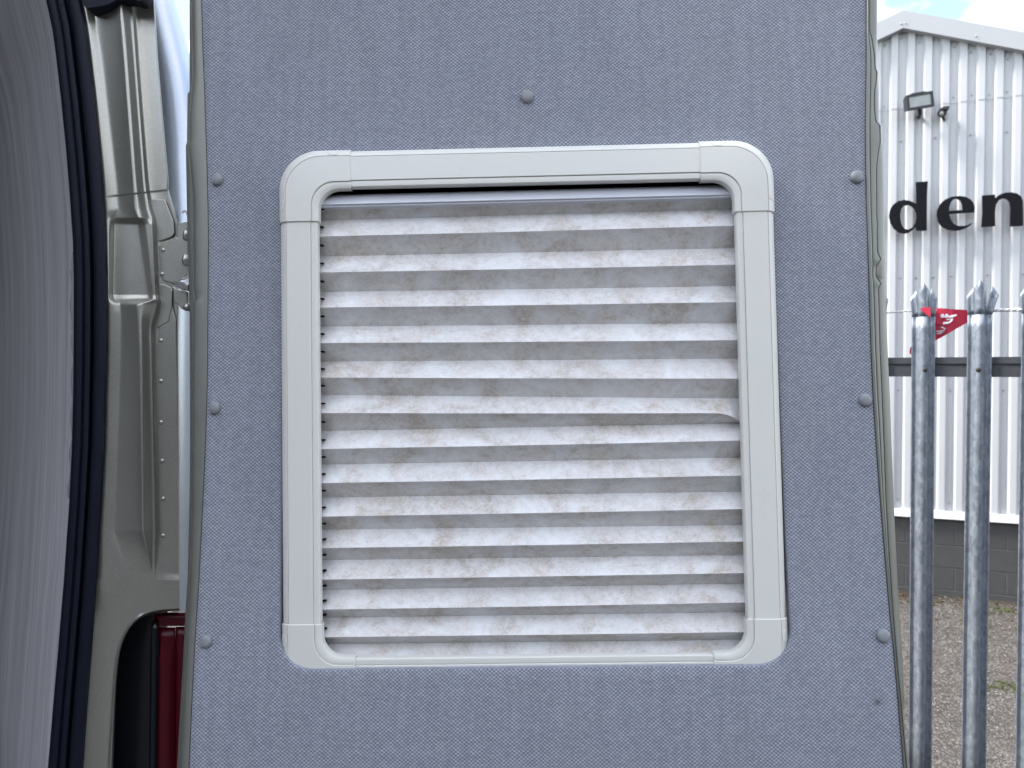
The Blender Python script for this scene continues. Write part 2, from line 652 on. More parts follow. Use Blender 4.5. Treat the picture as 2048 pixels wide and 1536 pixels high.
# ground: one sheet, yard level by the building, a short bank, then the level the van stands on
ts = [-600, -60, -6, -0.3] + [0.2 * i for i in range(0, 20)] + [3.95, 4.3, 4.8, 5.3, 5.55] + [5.62 + 0.034 * i for i in range(0, 11)] + [6.1, 8, 14, 40, 700]
ss = [-700, -80, -20, -8] + [-4 + 0.5 * i for i in range(0, 25)] + [12, 30, 90, 700]
rows = []
for t in ts:
    k = min(max((t - 5.62) / 0.34, 0), 1)
    k = k * k * (3 - 2 * k)
    rows.append([wallpt(s, GZ * (1 - k) + (0.015 * mnoise.noise(Vector((s * 1.3, t * 1.3, 0))) if abs(s) < 9 and 0 < t < 5.5 else 0), t) for s in ss])
v_, f_ = grid(rows)
ground = mesh_obj('ground', v_, f_, M['ground'], None, None, 180)
ground['kind'] = 'structure'

rows = [[wallpt(s, 0.004, t) for s in (-40, -12, -4, 0, 6, 14, 40)] for t in (6.02, 7, 9, 13, 24)]
v_, f_ = grid(rows)
apron = mesh_obj('bounce_cutting_apron', v_, f_, M['absorber'], None, None, 180)  # unseen dark sheet added to cut ground light bounced onto the blind
apron['kind'] = 'structure'

bld = empty('warehouse', wallpt(0, GZ, 0), 'white profiled-metal warehouse gable with grey block plinth beyond the fence', 'building')
# profiled cladding
pitch, dep = 0.1555, 0.038
s_ref, _ = px_wall(1843.5, 300)
fl_h = 0.0
s_b, h_b = px_wall(1790, 1030)
H_BOT = h_b + 0.05
H_SEAM = px_wall(1758, 220)[1]


def fascia_h(s):
    return H_AP - abs(s) * SLOPE


sT, H_AP = px_wall(1797, 22, 0.12)
sR, hR = px_wall(2048, 65.4, 0.12)
sLft, hLft = px_wall(1756, 42, 0.12)
SLOPE = 0.5 * ((H_AP - hR) / (sR - sT) + (H_AP - hLft) / (sT - sLft))
FH = H_AP - px_wall(1797, 57, 0.12)[1]


def corr(s0, s1, h0f, h1f, d0, nm):
    xs = []
    k = math.floor((s0 - s_ref) / pitch)
    prof = [(0.0, 0.0), (0.02, dep), (0.030, dep + 0.001), (0.072, dep + 0.001), (0.080, dep), (0.098, 0.0), (0.106, -0.0005), (0.125, 0.003), (0.133, 0.003), (0.148, -0.0005)]
    while s_ref + k * pitch < s1:
        for a, b in prof:
            xs.append((s_ref + k * pitch + a, b))
        k += 1
    rws = []
    for lev in (0, 1):
        rws.append([wallpt(s, h0f(s) if lev == 0 else h1f(s), d + d0) for s, d in xs])
    uvv = [(s, h0f(s) + (100 if lev else 0) * 0 + (h1f(s) - h0f(s)) * lev) for lev in (0, 1) for s, _ in xs]
    a, b = grid(rws)
    return mesh_obj(nm, a, b, M['clad'], bld, uvv, None, [('SOLIDIFY', {'thickness': 0.0012, 'offset': -1})])


corr(-7, 8, lambda s: H_BOT, lambda s: min(H_SEAM + 0.01, fascia_h(s) - 0.1), 0.0, 'cladding_sheet')
SU = (H_AP - H_SEAM - 0.16) / SLOPE
corr(-SU, SU - 0.16, lambda s: H_SEAM - 0.02, lambda s: fascia_h(s) - 0.1, 0.004, 'cladding_sheet')
# verge flashing, two slopes
for sg in (-1, 1):
    mb = MB()
    s1 = 8.2 * sg
    pts = []
    for s in (0.0, s1):
        h = fascia_h(s)
        pts.append([wallpt(s, h - FH, 0.12), wallpt(s, h, 0.12), wallpt(s, h, -0.25), wallpt(s, h - FH, -0.02)])
    a, b = pts
    mb.add(a + b, [(0, 1, 5, 4), (1, 2, 6, 5), (2, 3, 7, 6), (3, 0, 4, 7), (0, 3, 2, 1), (4, 5, 6, 7)])
    mb.build('verge_flashing', M['fascia'], bld)
# roof and remaining walls
rf = MB()
for sg in (-1, 1):
    a = wallpt(0, H_AP - 0.01, -0.24); b = wallpt(8.1 * sg, fascia_h(8.1) - 0.01, -0.24)
    back = -WN * 16
    rf.add([a, b, b + back, a + back], [(0, 1, 2, 3)])
rf.build('roof', M['fascia'], bld, None, [('SOLIDIFY', {'thickness': 0.05, 'offset': -1})])
for sg in (-1, 1):
    sd = MB()
    a = wallpt(8.0 * sg, GZ - 0.1, -0.05); b = wallpt(8.0 * sg, fascia_h(8.0) - 0.12, -0.05)
    sd.add([a, b, b - WN * 16, a - WN * 16], [(0, 1, 2, 3)])
    sd.build('side_wall', M['clad'], bld)
# drip flashing under the sheets
mb = MB()
mb.box(wallpt(-7, h_b, 0.055), WD * 15, -WN * 0.09, Vector((0, 0, 0.055)))
mb.box(wallpt(-7, h_b + 0.058, 0.050), WD * 15, -WN * 0.08, Vector((0, 0, 0.018)))
mb.build('drip_flashing', M['drip'], bld)
# block plinth: mortar backing and single blocks
mb = MB()
mb.box(wallpt(-7, GZ - 0.3, 0.0), WD * 15, -WN * 0.2, Vector((0, 0, h_b - GZ + 0.3)))
plinth = mb.build('plinth_wall', M['mortar'], bld)
mc = px_wall(1900, 1136, 0.0)[1]
bw, bh, jt = 0.44, 0.218, 0.010


def block_mesh(wd):
    bm = bmesh.new()
    bmesh.ops.create_cube(bm, size=1.0)
    for v in bm.verts:
        v.co = Vector((v.co.x * wd, v.co.y * 0.1, v.co.z * bh))
    bmesh.ops.bevel(bm, geom=[e for e in bm.edges], offset=0.003, segments=1, affect='EDGES')
    me = bpy.data.meshes.new('block')
    bm.to_mesh(me)
    bm.free()
    me.materials.append(M['block'])
    return me


bme = block_mesh(bw)
rotb = Matrix((WD, WN, Vector((0, 0, 1)))).transposed().to_4x4()
for r in range(-4, 4):
    zc = mc + (r + 0.5) * (bh + jt)
    if zc - bh / 2 > h_b or zc + bh / 2 < GZ - 0.05:
        continue
    for c in range(-7, 10):
        sc = c * (bw + jt) + (0.225 if r % 2 else 0.0) + 0.08
        o = bpy.data.objects.new('block', bme)
        mtx = rotb.copy()
        mtx.translation = wallpt(sc, zc, -0.0472 + random.uniform(-0.0012, 0.0012))
        if zc + bh / 2 > h_b:
            dz = (zc + bh / 2) - (h_b - 0.004)
            mtx = mtx @ Matrix.Diagonal((1, 1, 1 - dz / bh, 1))
            mtx.translation = wallpt(sc, zc - dz / 2, -0.0472 + random.uniform(-0.0012, 0.0012))
        o.matrix_basis = mtx
        link(o, bld)
# fixing screws on the sheets and flashing (joined: a few pixels each)
mb = MB()
sv, sf = lathe([(0.010, 0), (0.010, 0.003), (0.006, 0.007), (0.0, 0.008)], 8)
rots = Matrix((WD, Vector((0, 0, 1)).cross(WD) * -1, WN)).transposed()
rots = Matrix((WD, Vector((0, 0, 1)), WN)).transposed()


def screw(s, h, d):
    mb.add([wallpt(s, h, d) + rots @ p for p in sv], sf)


for k in range(-6, 22):
    sv_c = s_ref + k * pitch + 0.121
    hs = H_SEAM + 0.035
    for hh in (hs, fascia_h(sv_c) - FH - 0.06, px_wall(1890, 553)[1], px_wall(1890, 780)[1], h_b + 0.16):
        if random.random() < 0.85:
            screw(sv_c + random.uniform(-.006, .006), hh + random.uniform(-.012, .012), 0.006)
    if k % 2 == 0:
        screw(sv_c, px_wall(1890, 276)[1] + random.uniform(-.012, .012), 0.006)
for k in range(0, 12):
    s = 0.02 + k * 0.62
    for sg in (-1, 1):
        screw(s * sg, fascia_h(s) - FH + 0.05, 0.121)
so = mb.build('fixing_screws', M['screw'], bld)
so['kind'] = 'stuff'

# black sign letters standing off the cladding
sign = empty('wall_sign', wallpt(*px_wall(1900, 460), 0.05), 'black lower-case letters den mounted on the white cladding', 'sign')
SC = 7.111


def cpt(q):
    return (1760 + q[0] / SC, 340 + q[1] / SC)


d_out = [(505, 178), (680, 163), (668, 330), (664, 600), (665, 860), (590, 868), (512, 862), (508, 805), (470, 850), (410, 893), (340, 906), (260, 890), (190, 830), (145, 750), (126, 660), (140, 570), (190, 490), (260, 445), (340, 428), (420, 440), (475, 464), (512, 485), (513, 330)]
d_in = [(400, 498), (450, 520), (490, 560), (512, 620), (514, 690), (500, 760), (460, 820), (400, 852), (350, 840), (310, 790), (288, 710), (285, 640), (300, 560), (340, 510)]
e_out = [(1340, 605), (1346, 540), (1330, 480), (1290, 425), (1220, 385), (1130, 372), (1020, 382), (920, 425), (850, 490), (812, 570), (803, 650), (825, 740), (880, 810), (960, 850), (1060, 866), (1150, 855), (1230, 825), (1290, 785), (1315, 750), (1260, 778), (1190, 800), (1110, 798), (1050, 770), (1005, 710), (980, 628), (1160, 615)]
e_in = [(980, 584), (1080, 577), (1172, 572), (1165, 490), (1140, 435), (1090, 408), (1050, 415), (1010, 460), (985, 520)]
n_out = [(1450, 365), (1630, 352), (1636, 404), (1680, 362), (1750, 332), (1850, 318), (1940, 335), (2000, 375), (2028, 440), (2031, 600), (2032, 795), (1845, 805), (1850, 700), (1855, 530), (1840, 460), (1800, 415), (1750, 405), (1690, 430), (1645, 500), (1632, 600), (1635, 800), (1440, 812), (1455, 600)]
for nm, loops in (('letter_d', [d_out, d_in]), ('letter_e', [e_out, e_in]), ('letter_n', [n_out])):
    lp = [[px_wall(*cpt(q), 0.13) for q in l_] for l_ in loops]
    a, b = sheet(lp, lambda x, y: wallpt(x, y, 0.13))
    lt = mesh_obj('letter', a, b, M['letter'], sign, None, None, [('SOLIDIFY', {'thickness': 0.028, 'offset': 0})])

# floodlight
fl = empty('floodlight', wallpt(*px_wall(1838, 203), 0.05), 'black rectangular floodlight on the white cladding above the letters', 'floodlight')
s0, h0 = px_wall(1838, 203, 0.2)
fc = wallpt(s0, h0, 0.20)
fxd = (P(1864, 184, 1) - P(1812, 193, 1)).normalized()
fy = Vector((0, 0, 1))
fy = (fy - fxd * fy.dot(fxd)).normalized()
fz = fxd.cross(fy)
if fz.dot(EYE - fc) < 0:
    fz = -fz
sc_ = (fc - EYE).dot(AF) / FPX
hw, hh = 27.5 * sc_, 15.0 * sc_


def fp(x, y, z):
    return fc + fxd * x + fy * y + fz * z


mb = MB()
fr = [(-hw, -hh), (hw * 0.94, -hh), (hw, hh), (-hw * 0.94, hh)]
fi = [(x * 0.84, y * 0.72) for x, y in fr]
mb.add([fp(x, y, 0.03) for x, y in fr] + [fp(x, y, 0.03) for x, y in fi] + [fp(x, y, 0.018) for x, y in fi] + [fp(x * .9, y * .8, -0.07) for x, y in fr] + [fp(x, y, 0.0) for x, y in fr],
       [(i, (i + 1) % 4, 4 + (i + 1) % 4, 4 + i) for i in range(4)] + [(4 + i, 4 + (i + 1) % 4, 8 + (i + 1) % 4, 8 + i) for i in range(4)]
       + [(i, (i + 1) % 4, 16 + (i + 1) % 4, 16 + i) for i in range(4)] + [(16 + i, 16 + (i + 1) % 4, 12 + (i + 1) % 4, 12 + i) for i in range(4)] + [(12, 13, 14, 15)])
mb.build('lamp_housing', M['lampmetal'], fl)
mb = MB()
mb.add([fp(x, y, 0.019) for x, y in fi], [(0, 1, 2, 3)])
mb.build('lamp_glass', M['glass'], fl)
mb = MB()
mb.box(fp(-hw * .45, hh + 0.001, -0.05), fxd * hw, fz * 0.06, fy * 0.014)
mb.build('top_cover', M['lampmetal'], fl)
mb = MB()
mb.tube([fp(0.03, -hh * .6, -0.06), wallpt(s0 + 0.02, h0 - 0.10, 0.12), wallpt(s0 + 0.02, h0 - 0.10, 0.01)], 0.018, 8)
mb.build('bracket', M['lampmetal'], fl)
# small camera
sc0, hc0 = px_wall(1884, 226, 0.12)
cm = empty('security_camera', wallpt(sc0, hc0, 0.05), 'small black dome camera on the cladding right of the floodlight', 'camera')
v1, f1 = lathe([(0.040, -0.09), (0.042, 0.0), (0.037, 0.012), (0.022, 0.028), (0.0, 0.034)], 16)
cdir = (WN * 0.8 + Vector((-0.25, 0, -0.45))).normalized()
mesh_obj('camera_body', v1, f1, M['lampmetal'], cm, None, 40, (), basis(wallpt(sc0, hc0, 0.12), cdir, Vector((0, 0, 1))))
v1, f1 = lathe([(0.022, 0.0), (0.020, 0.010), (0.0, 0.016)], 14)
mesh_obj('camera_lens', v1, f1, M['glass'], cm, None, 180, (), basis(wallpt(sc0, hc0, 0.12) + cdir * 0.026, cdir, Vector((0, 0, 1))))
mb = MB()
mb.box(wallpt(sc0 + 0.005, hc0 + 0.02, 0.10), WD * 0.05, WN * 0.075, Vector((0, 0, 0.028)))
mb.build('sun_hood', M['lampmetal'], cm)
mb = MB()
mb.tube([wallpt(sc0, hc0 - 0.01, 0.09), wallpt(sc0 + 0.03, hc0 - 0.05, 0.05), wallpt(sc0 + 0.03, hc0 - 0.05, 0.0)], 0.013, 8)
mb.build('bracket', M['lampmetal'], cm)

# ------------------------------------------------------------------ palisade fence
FT = math.radians(30.5)
FD = Vector((math.cos(FT), -math.sin(FT), 0))
FN = Vector((-math.sin(FT), -math.cos(FT), 0))
F0 = P(1849, 740, 2.55)
F0.z = 0
PP = 0.1505
TIP = 1.5 + (736 - 566) / FPX * 2.55
fence = empty('palisade_fence', F0, 'galvanised steel palisade fence with pointed pales right of the van door', 'fence')
RZ = P(1849, 736, 2.55).z


def pale_mesh(splay_l, splay_r, seed):
    rnd = random.Random(seed)
    prof = [(-.0345, .005), (-.030, .0015), (-.024, -.001), (-.019, 0.001), (-.0145, .005), (-.009, .0155), (-.0045, .0188), (0, .0196), (.0045, .0188), (.009, .0155), (.0145, .005), (.019, 0.001), (.024, -.001), (.030, .0015), (.0345, .005)]
    mb = MB()
    hs = 0.112
    lv = [0.0, 0.3, 0.6, 0.9, 1.2, 1.5, TIP - hs - 0.09, TIP - hs - 0.04, TIP - hs]
    mb.add(*grid([[Vector((x, y, z)) for x, y in prof] for z in lv]))
    groups = [(0, 5, splay_l, -1), (4, 11, 0.0, 0), (10, 15, splay_r, 1)]
    for a, b, sp, sg in groups:
        pr = prof[a:b]
        rws = []
        for t in (0, .2, .4, .6, .8, 1.0):
            row = []
            for i, (x, y) in enumerate(pr):
                if sg == 0:
                    top = TIP - abs(x) / 0.0145 * 0.030
                else:
                    top = TIP - 0.022 - (abs(x) - 0.0145) / 0.020 * 0.030
                z = TIP - hs + (top - TIP + hs) * t
                k = t * t
                shr = 0.93 if sg else 1.0
                row.append(Vector((x + sg * sp * (t ** 1.2), y + (0.002 * k if sg == 0 else -0.001 * k - abs(sp) * 0.15 * k), z)))
            rws.append(row)
        mb.add(*grid(rws))
    me = bpy.data.meshes.new('pale')
    me.from_pydata([tuple(v) for v in mb.v], [], mb.f)
    me.materials.append(M['galv'])
    for p in me.polygons:
        p.use_smooth = True
    return me


rotf = Matrix((FD, FN, Vector((0, 0, 1)))).transposed().to_4x4()
splays = {0: (.006, .006), 1: (.003, .017), 2: (.005, .006), -1: (.006, .009)}
boltv, boltf = lathe([(.0075, 0), (.0075, .003), (.005, .006), (0, .007)], 12)
bolt = None
for i in range(-5, 6):
    me = pale_mesh(*splays.get(i, (.005, .006)), i)
    o = bpy.data.objects.new('pale', me)
    m = rotf.copy() @ Matrix.Rotation(random.uniform(-.05, .05), 4, 'Z') @ Matrix.Rotation(random.uniform(-.003, .003), 4, 'Y')
    m.translation = F0 + FD * (i * PP + (0.003 if i == 1 else 0)) + Vector((0, 0, random.uniform(-.002, .002)))
    o.matrix_basis = m
    link(o, fence)
    md = o.modifiers.new('solidify', 'SOLIDIFY')
    md.thickness = 0.003
    md.offset = -1
    bp = F0 + FD * (i * PP + 0.002) + FN * 0.0188
    bp.z = RZ - 0.006
    xf = basis(bp, FN, Vector((0, 0, 1)))
    if bolt is None:
        bolt = mesh_obj('bolt', boltv, boltf, M['rust'], fence, None, 40, (), xf)
    else:
        dup(bolt, fence, xf)
for zz in (RZ, 0.07):
    mb = MB()
    o0 = F0 - FD * 1.2 - FN * 0.008
    o0.z = zz - 0.029
    mb.box(o0, FD * 2.6, -FN * 0.006, Vector((0, 0, 0.058)))
    o0 = F0 - FD * 1.2 - FN * 0.0085
    o0.z = zz + 0.0295
    mb.box(o0, FD * 2.6, FN * -0.045, Vector((0, 0, 0.006)))
    o0 = F0 - FD * 1.2 - FN * 0.0078
    o0.z = zz + 0.014
    mb.box(o0, FD * 2.6, FN * 0.004, Vector((0, 0, 0.021)))
    mb.build('rail', M['rail'], fence)


def fpx(u, v, d=0.0):
    r = AX * ((u - CX) / FPX) + AD * ((v - CY) / FPX) + AF
    o = F0 + FN * d
    t = (o - EYE).dot(FN) / r.dot(FN)
    return EYE + r * t


# bunting: rope with one red pennant caught between the pales
bun = empty('bunting', fpx(1900, 622, -0.02), 'red pennant with white print on a white rope tied through the fence pales', 'bunting')


def rope(pts, r, tw, nm):
    mb = MB()
    dense = []
    for a, b in zip(pts, pts[1:]):
        n = max(2, int((b - a).length / 0.004))
        dense += [a.lerp(b, k / n) for k in range(n)]
    dense.append(pts[-1])
    for ph in (0, 2 * math.pi / 3, 4 * math.pi / 3):
        mb.tube([p + (FN * math.cos(i * tw + ph) + Vector((0, 0, 1)) * math.sin(i * tw + ph)) * r * 0.62 for i, p in enumerate(dense)], r * 0.62, 6)
    return mb.build(nm, M['rope'], bun, 180)


rope([fpx(1950, 625, -0.012), fpx(1990, 620.5, -0.012), fpx(2045, 619.5, -0.012), fpx(2140, 622, -0.012)], 0.0050, 0.5, 'rope')
rope([fpx(1700, 640, -0.012), fpx(1776, 625, -0.012), fpx(1850, 619, -0.014)], 0.0016, 0.6, 'thin_cord')
rope([fpx(1700, 632, -0.016), fpx(1776, 626, -0.016), fpx(1850, 620, -0.016)], 0.0014, 0.6, 'thin_cord')
SB = 6.983


def bq(x, y):
    return 1760 + x / SB, 540 + y / SB


main = [(560, 525), (700, 522), (820, 530), (1000, 545), (1195, 557), (1300, 570), (1300, 690), (1190, 750), (1000, 860), (780, 985), (640, 1050), (520, 1080), (470, 1120), (440, 1190), (412, 1160), (420, 1090), (460, 1040), (560, 940), (640, 800), (620, 640)]


def flag3(x, y):
    d = -0.022 + 0.010 * math.sin(x / 120.0) + 0.006 * math.sin(y / 75.0 + x / 200.0)
    return fpx(*bq(x, y), min(d, -0.010))


a, b = sheet([main], flag3)
mesh_obj('pennant', a, b, M['red'], bun, None, None, [('SOLIDIFY', {'thickness': 0.0008, 'offset': 0})])
a, b = sheet([[(555, 545), (600, 522), (705, 518), (708, 600), (702, 660), (650, 622)]], lambda x, y: fpx(*bq(x, y), 0.0235 + 0.00002 * (x - 600)))
mesh_obj('pennant_corner', a, b, M['red'], bun, None, None, [('SOLIDIFY', {'thickness': 0.001, 'offset': 0})])
a, b = sheet([[(770, 590), (815, 600), (850, 690), (880, 770), (840, 765), (780, 735)]], lambda x, y: fpx(*bq(x, y), -0.006 - (x - 770) * 0.00003 + 0.0))
mesh_obj('pennant_fold', a, b, M['red'], bun, None, None, [('SOLIDIFY', {'thickness': 0.001, 'offset': 0})])
strokes = [
    [(845, 640), (1000, 640), (1000, 662), (850, 664)], [(845, 625), (890, 612), (900, 645), (860, 648)], [(905, 628), (935, 608), (965, 645), (930, 648)], [(960, 640), (1040, 622), (1072, 620), (1068, 640), (1010, 664)],
    [(880, 728), (960, 722), (1000, 688), (925, 700), (935, 682), (1022, 678), (1015, 706), (968, 745), (880, 762)],
    [(845, 795), (870, 788), (918, 815), (910, 836)], [(778, 850), (905, 838), (900, 855), (790, 868)], [(782, 888), (860, 862), (880, 870), (845, 893), (795, 898)],
]
mb = MB()
for st in strokes:
    a, b = sheet([st], lambda x, y: flag3(x, y) + FN * 0.0015)
    mb.add(a, b)
mb.build('printed_word', M['white'], bun, None, [('SOLIDIFY', {'thickness': 0.0003, 'offset': 0})])

# loose stones, litter and moss on the yard
OCT = [Vector(q) for q in ((1, 0, 0), (-1, 0, 0), (0, 1, 0), (0, -1, 0), (0, 0, 1), (0, 0, -1))]
OCF = [(0, 2, 4), (2, 1, 4), (1, 3, 4), (3, 0, 4), (2, 0, 5), (1, 2, 5), (3, 1, 5), (0, 3, 5)]


def scatter(n, nm, mat, fn, size, flat):
    mb = MB()
    for _ in range(n):
        s, t = fn()
        r = random.uniform(*size)
        c = wallpt(s, GZ + r * flat * 0.3 + 0.015 * mnoise.noise(Vector((s * 1.3, t * 1.3, 0))), t)
        rz = random.uniform(0, 6.28)
        mtx = Matrix.Rotation(rz, 3, 'Z') @ Matrix.Rotation(random.uniform(-.5, .5), 3, 'X')
        sx, sy, sz = random.uniform(.7, 1.3), random.uniform(.6, 1.1), flat * random.uniform(.7, 1.2)
        mb.add([c + mtx @ Vector((p.x * r * sx, p.y * r * sy, p.z * r * sz)) for p in OCT], OCF)
    o = mb.build(nm, mat)
    o['kind'] = 'stuff'
    o['label'] = nm.replace('_', ' ') + ' scattered over the yard below the block plinth'
    return o


scatter(5200, 'gravel', M['stone'], lambda: (random.uniform(-1.5, 3.6), random.uniform(0.05, 3.8)), (.004, .013), .7)
scatter(500, 'leaf_litter', M['litter'], lambda: (random.uniform(-1.5, 3.2), min(abs(random.gauss(0, .35)) + 0.02, 1.2)), (.012, .035), .22)


def moss_at():
    c = random.choice([(0.95, .95), (1.15, 1.0), (1.3, .35), (0.9, .3), (0.2, .4), (1.35, 1.35), (0.5, 2.4)])
    return c[0] + random.gauss(0, .08), max(0.03, c[1] + random.gauss(0, .05))


scatter(240, 'moss', M['moss'], moss_at, (.012, .03), .5)

# ------------------------------------------------------------------ the camper van
van = empty('camper_van', Vector((-0.45, 0.95, 0.0)), 'silver camper van rear corner with its lined back door swung open', 'van')

# --- door lining
DP = [(-.70, .022), (-.6, .020), (-.37, .014), (-.3, .010), (-.256, .006), (-.2, -.002), (-.1, -.009), (.1, -.016), (.288, -.022), (.43, -.026), (.6, -.030)]


def smooth_tab(tab, v, w_=0.03):
    return sum(ip(tab, v + w_ * k) for k in (-1, -.5, 0, .5, 1)) / 5


def dpan(y):
    return smooth_tab(DP, y)


def px_panel(u, v, off=0.0):
    d = 0.0
    for _ in range(6):
        x, y = PF(u, v, d)
        d = dpan(y) + off
    return x, y


LF = [(-140, 397), (0, 402), (104, 405), (200, 409), (300, 412), (365, 414), (470, 416), (600, 415), (760, 414), (860, 411), (960, 407), (1060, 402), (1160, 397), (1300, 388), (1400, 383), (1536, 377), (1700, 371)]
RF = [(-140, 1734), (0, 1733.7), (140, 1733.5), (230, 1731.8), (300, 1732), (400, 1733.5), (500, 1737), (620, 1740.5), (700, 1743), (800, 1747.5), (900, 1754), (1000, 1761.5), (1080, 1768), (1200, 1778), (1300, 1788), (1400, 1797), (1536, 1808), (1700, 1820)]
tabL = sorted([tuple(reversed(px_panel(ip(LF, v), v))) for v in range(-200, 1900, 25)])
tabR = sorted([tuple(reversed(px_panel(ip(RF, v), v))) for v in range(-200, 1900, 25)])
YT, YB = 0.72, -0.60
hx0, hx1, hy0, hy1, hr = -0.2627, 0.2640, -0.2550, 0.262, 0.036


def round_rect(x0, x1, y0, y1, r, na=14, ne=30):
    pts = []
    cs = [(x1 - r, y1 - r, 0), (x0 + r, y1 - r, 90), (x0 + r, y0 + r, 180), (x1 - r, y0 + r, 270)]
    for i, (cx, cy, a0) in enumerate(cs):
        for k in range(na + 1):
            a = math.radians(a0 + 90 * k / na)
            pts.append((cx + r * math.cos(a), cy + r * math.sin(a)))
        nx, ny, na0 = cs[(i + 1) % 4]
        a = math.radians(na0)
        q = (nx + r * math.cos(a), ny + r * math.sin(a))
        p = pts[-1]
        for k in range(1, ne):
            pts.append((p[0] + (q[0] - p[0]) * k / ne, p[1] + (q[1] - p[1]) * k / ne))
    return pts


hole = round_rect(hx0, hx1, hy0, hy1, hr)


def outer_hit(x, y):
    n = math.hypot(x, y)
    dx, dy = x / n, y / n
    lo, hi = n, 3.0
    for _ in range(40):
        m = (lo + hi) / 2
        px, py = dx * m, dy * m
        if py > YT or py < YB or px < ip(tabL, py) or px > ip(tabR, py):
            hi = m
        else:
            lo = m
    return dx * lo, dy * lo


outer = [outer_hit(*p) for p in hole]
rows, uvs = [], []


def ring(pts, dd, uvp=None):
    rows.append([L(x, y, dpan(y) + dd) for x, y in pts])
    uvs.extend(uvp or pts)


def inset(pts, k):
    """hole ring moved outwards (k>0) along its normal, metres."""
    o = []
    n = len(pts)
    for i in range(n):
        ax, ay = pts[i - 1]
        bx, by = pts[(i + 1) % n]
        tx, ty = bx - ax, by - ay
        q = math.hypot(tx, ty)
        o.append((pts[i][0] + ty / q * k, pts[i][1] - tx / q * k))
    return o


ring(hole, -0.012, inset(hole, -0.012))
ring(hole, -0.004, inset(hole, -0.004))
ring(hole, -0.0018, inset(hole, -0.002))
ring(inset(hole, .0007), -0.0006)
ring(inset(hole, .0020), 0.0)
base_ring = inset(hole, .0022)
for t in (.03, .08, .15, .22, .3, .38, .46, .54, .62, .7, .78, .86, .93, .985):
    ring([(a[0] + (b[0] - a[0]) * t, a[1] + (b[1] - a[1]) * t) for a, b in zip(base_ring, outer)], 0.0)
ring([(a[0] * 0.9975, a[1]) for a in outer], -0.0004)
ring(outer, -0.0020)
ring(outer, -0.0060)
v_, f_ = grid(rows, True)
lining = mesh_obj('door_lining', v_, f_, M['weave'], van, uvs, 180)
lining['label'] = 'woven grey-blue fabric lining panel with a window cut-out'

# --- screw caps on the lining
cv_, cf_ = lathe([(.0070, 0.0), (.0070, .0016), (.0066, .0028), (.0056, .0038), (.0040, .0044), (.0018, .0046), (0.0, .0047)], 28)
bm = bmesh.new()
for p in cv_:
    bm.verts.new(p)
bm.verts.ensure_lookup_table()
for q in cf_:
    bm.faces.new([bm.verts[i] for i in q])
geo = bmesh.ops.bisect_plane(bm, geom=bm.verts[:] + bm.edges[:] + bm.faces[:], plane_co=(-.0030, 0, 0), plane_no=(-1, 0, 0), clear_outer=True)
bmesh.ops.holes_fill(bm, edges=[e for e in bm.edges if e.is_boundary])
bm.verts.index_update()
dv_ = [v.co.copy() for v in bm.verts]
df_ = [tuple(v.index for v in f.verts) for f in bm.faces]
bm.free()
o_ = len(dv_)
bv_, bf_ = lathe([(.0064, 0.0), (.0062, .0009), (0, .0011)], 28)
dv_ += [Vector((p.x - .0022, p.y + .0004, p.z)) for p in bv_]
df_ += [tuple(i + o_ for i in q) for q in bf_]
full = half = None
for u, v, hf in ((1054, 192, 0), (432, 358, 1), (1715, 353, 0), (427, 816, 1), (1732, 800, 0), (409, 1284, 1), (1768, 1273, 0)):
    x, y = px_panel(u, v, 0.003)
    nrm = (EN + EY * (-(dpan(y + .01) - dpan(y - .01)) / .02)).normalized()
    tw = 0.0 if abs(x) < .2 else (0.10 if x > 0 else -0.10)
    xf = basis(L(x, y, dpan(y) - 0.0002), nrm + EX * tw * 1.6, EY)
    if hf:
        if half is None:
            half = mesh_obj('screw_cap', dv_, df_, M['cap'], lining, None, 40, (), xf)
        else:
            dup(half, lining, xf)
    else:
        if full is None:
            full = mesh_obj('screw_cap', cv_, cf_, M['cap'], lining, None, 40, (), xf)
        else:
            dup(full, lining, xf)

# --- door metal: outer skin and the two folded edges
door = MB()
yy = [YB, -.4, -.2, 0, .2, .45, YT]
rws = [[L(ip(tabL, y) - .012, y, dpan(y) - .075), L(0, y, dpan(y) - .085), L(ip(tabR, y) + .012, y, dpan(y) - .075)] for y in yy]
door.add(*grid(rws))
door = door.build('rear_door', M['paint'], van, 180, [('SOLIDIFY', {'thickness': 0.004, 'offset': 0})])
LO = [(-140, 379), (0, 379), (182, 379), (188, 375), (284, 374), (292, 371.5), (430, 374), (620, 379), (760, 380), (900, 380), (1000, 379), (1160, 375), (1220, 371), (1300, 367), (1536, 354), (1700, 347)]
LG = [(-140, 384), (0, 383), (150, 385), (190, 382), (230, 378), (284, 378), (292, 375), (330, 380), (360, 383), (400, 386), (580, 387), (598, 391), (606, 386), (640, 385), (760, 384), (1000, 383.5), (1160, 379), (1300, 371), (1536, 359), (1700, 352)]
RO = [(-140, 1754), (0, 1754.7), (138, 1754.7), (144, 1757.5), (244, 1758.5), (251, 1764.5), (280, 1766), (400, 1767.5), (500, 1769), (620, 1772), (700, 1775.5), (800, 1780), (900, 1783.5), (1000, 1787.5), (1100, 1792), (1200, 1797), (1300, 1804), (1370, 1808), (1398, 1809.5), (1425, 1806.5), (1450, 1808), (1536, 1820), (1700, 1834)]
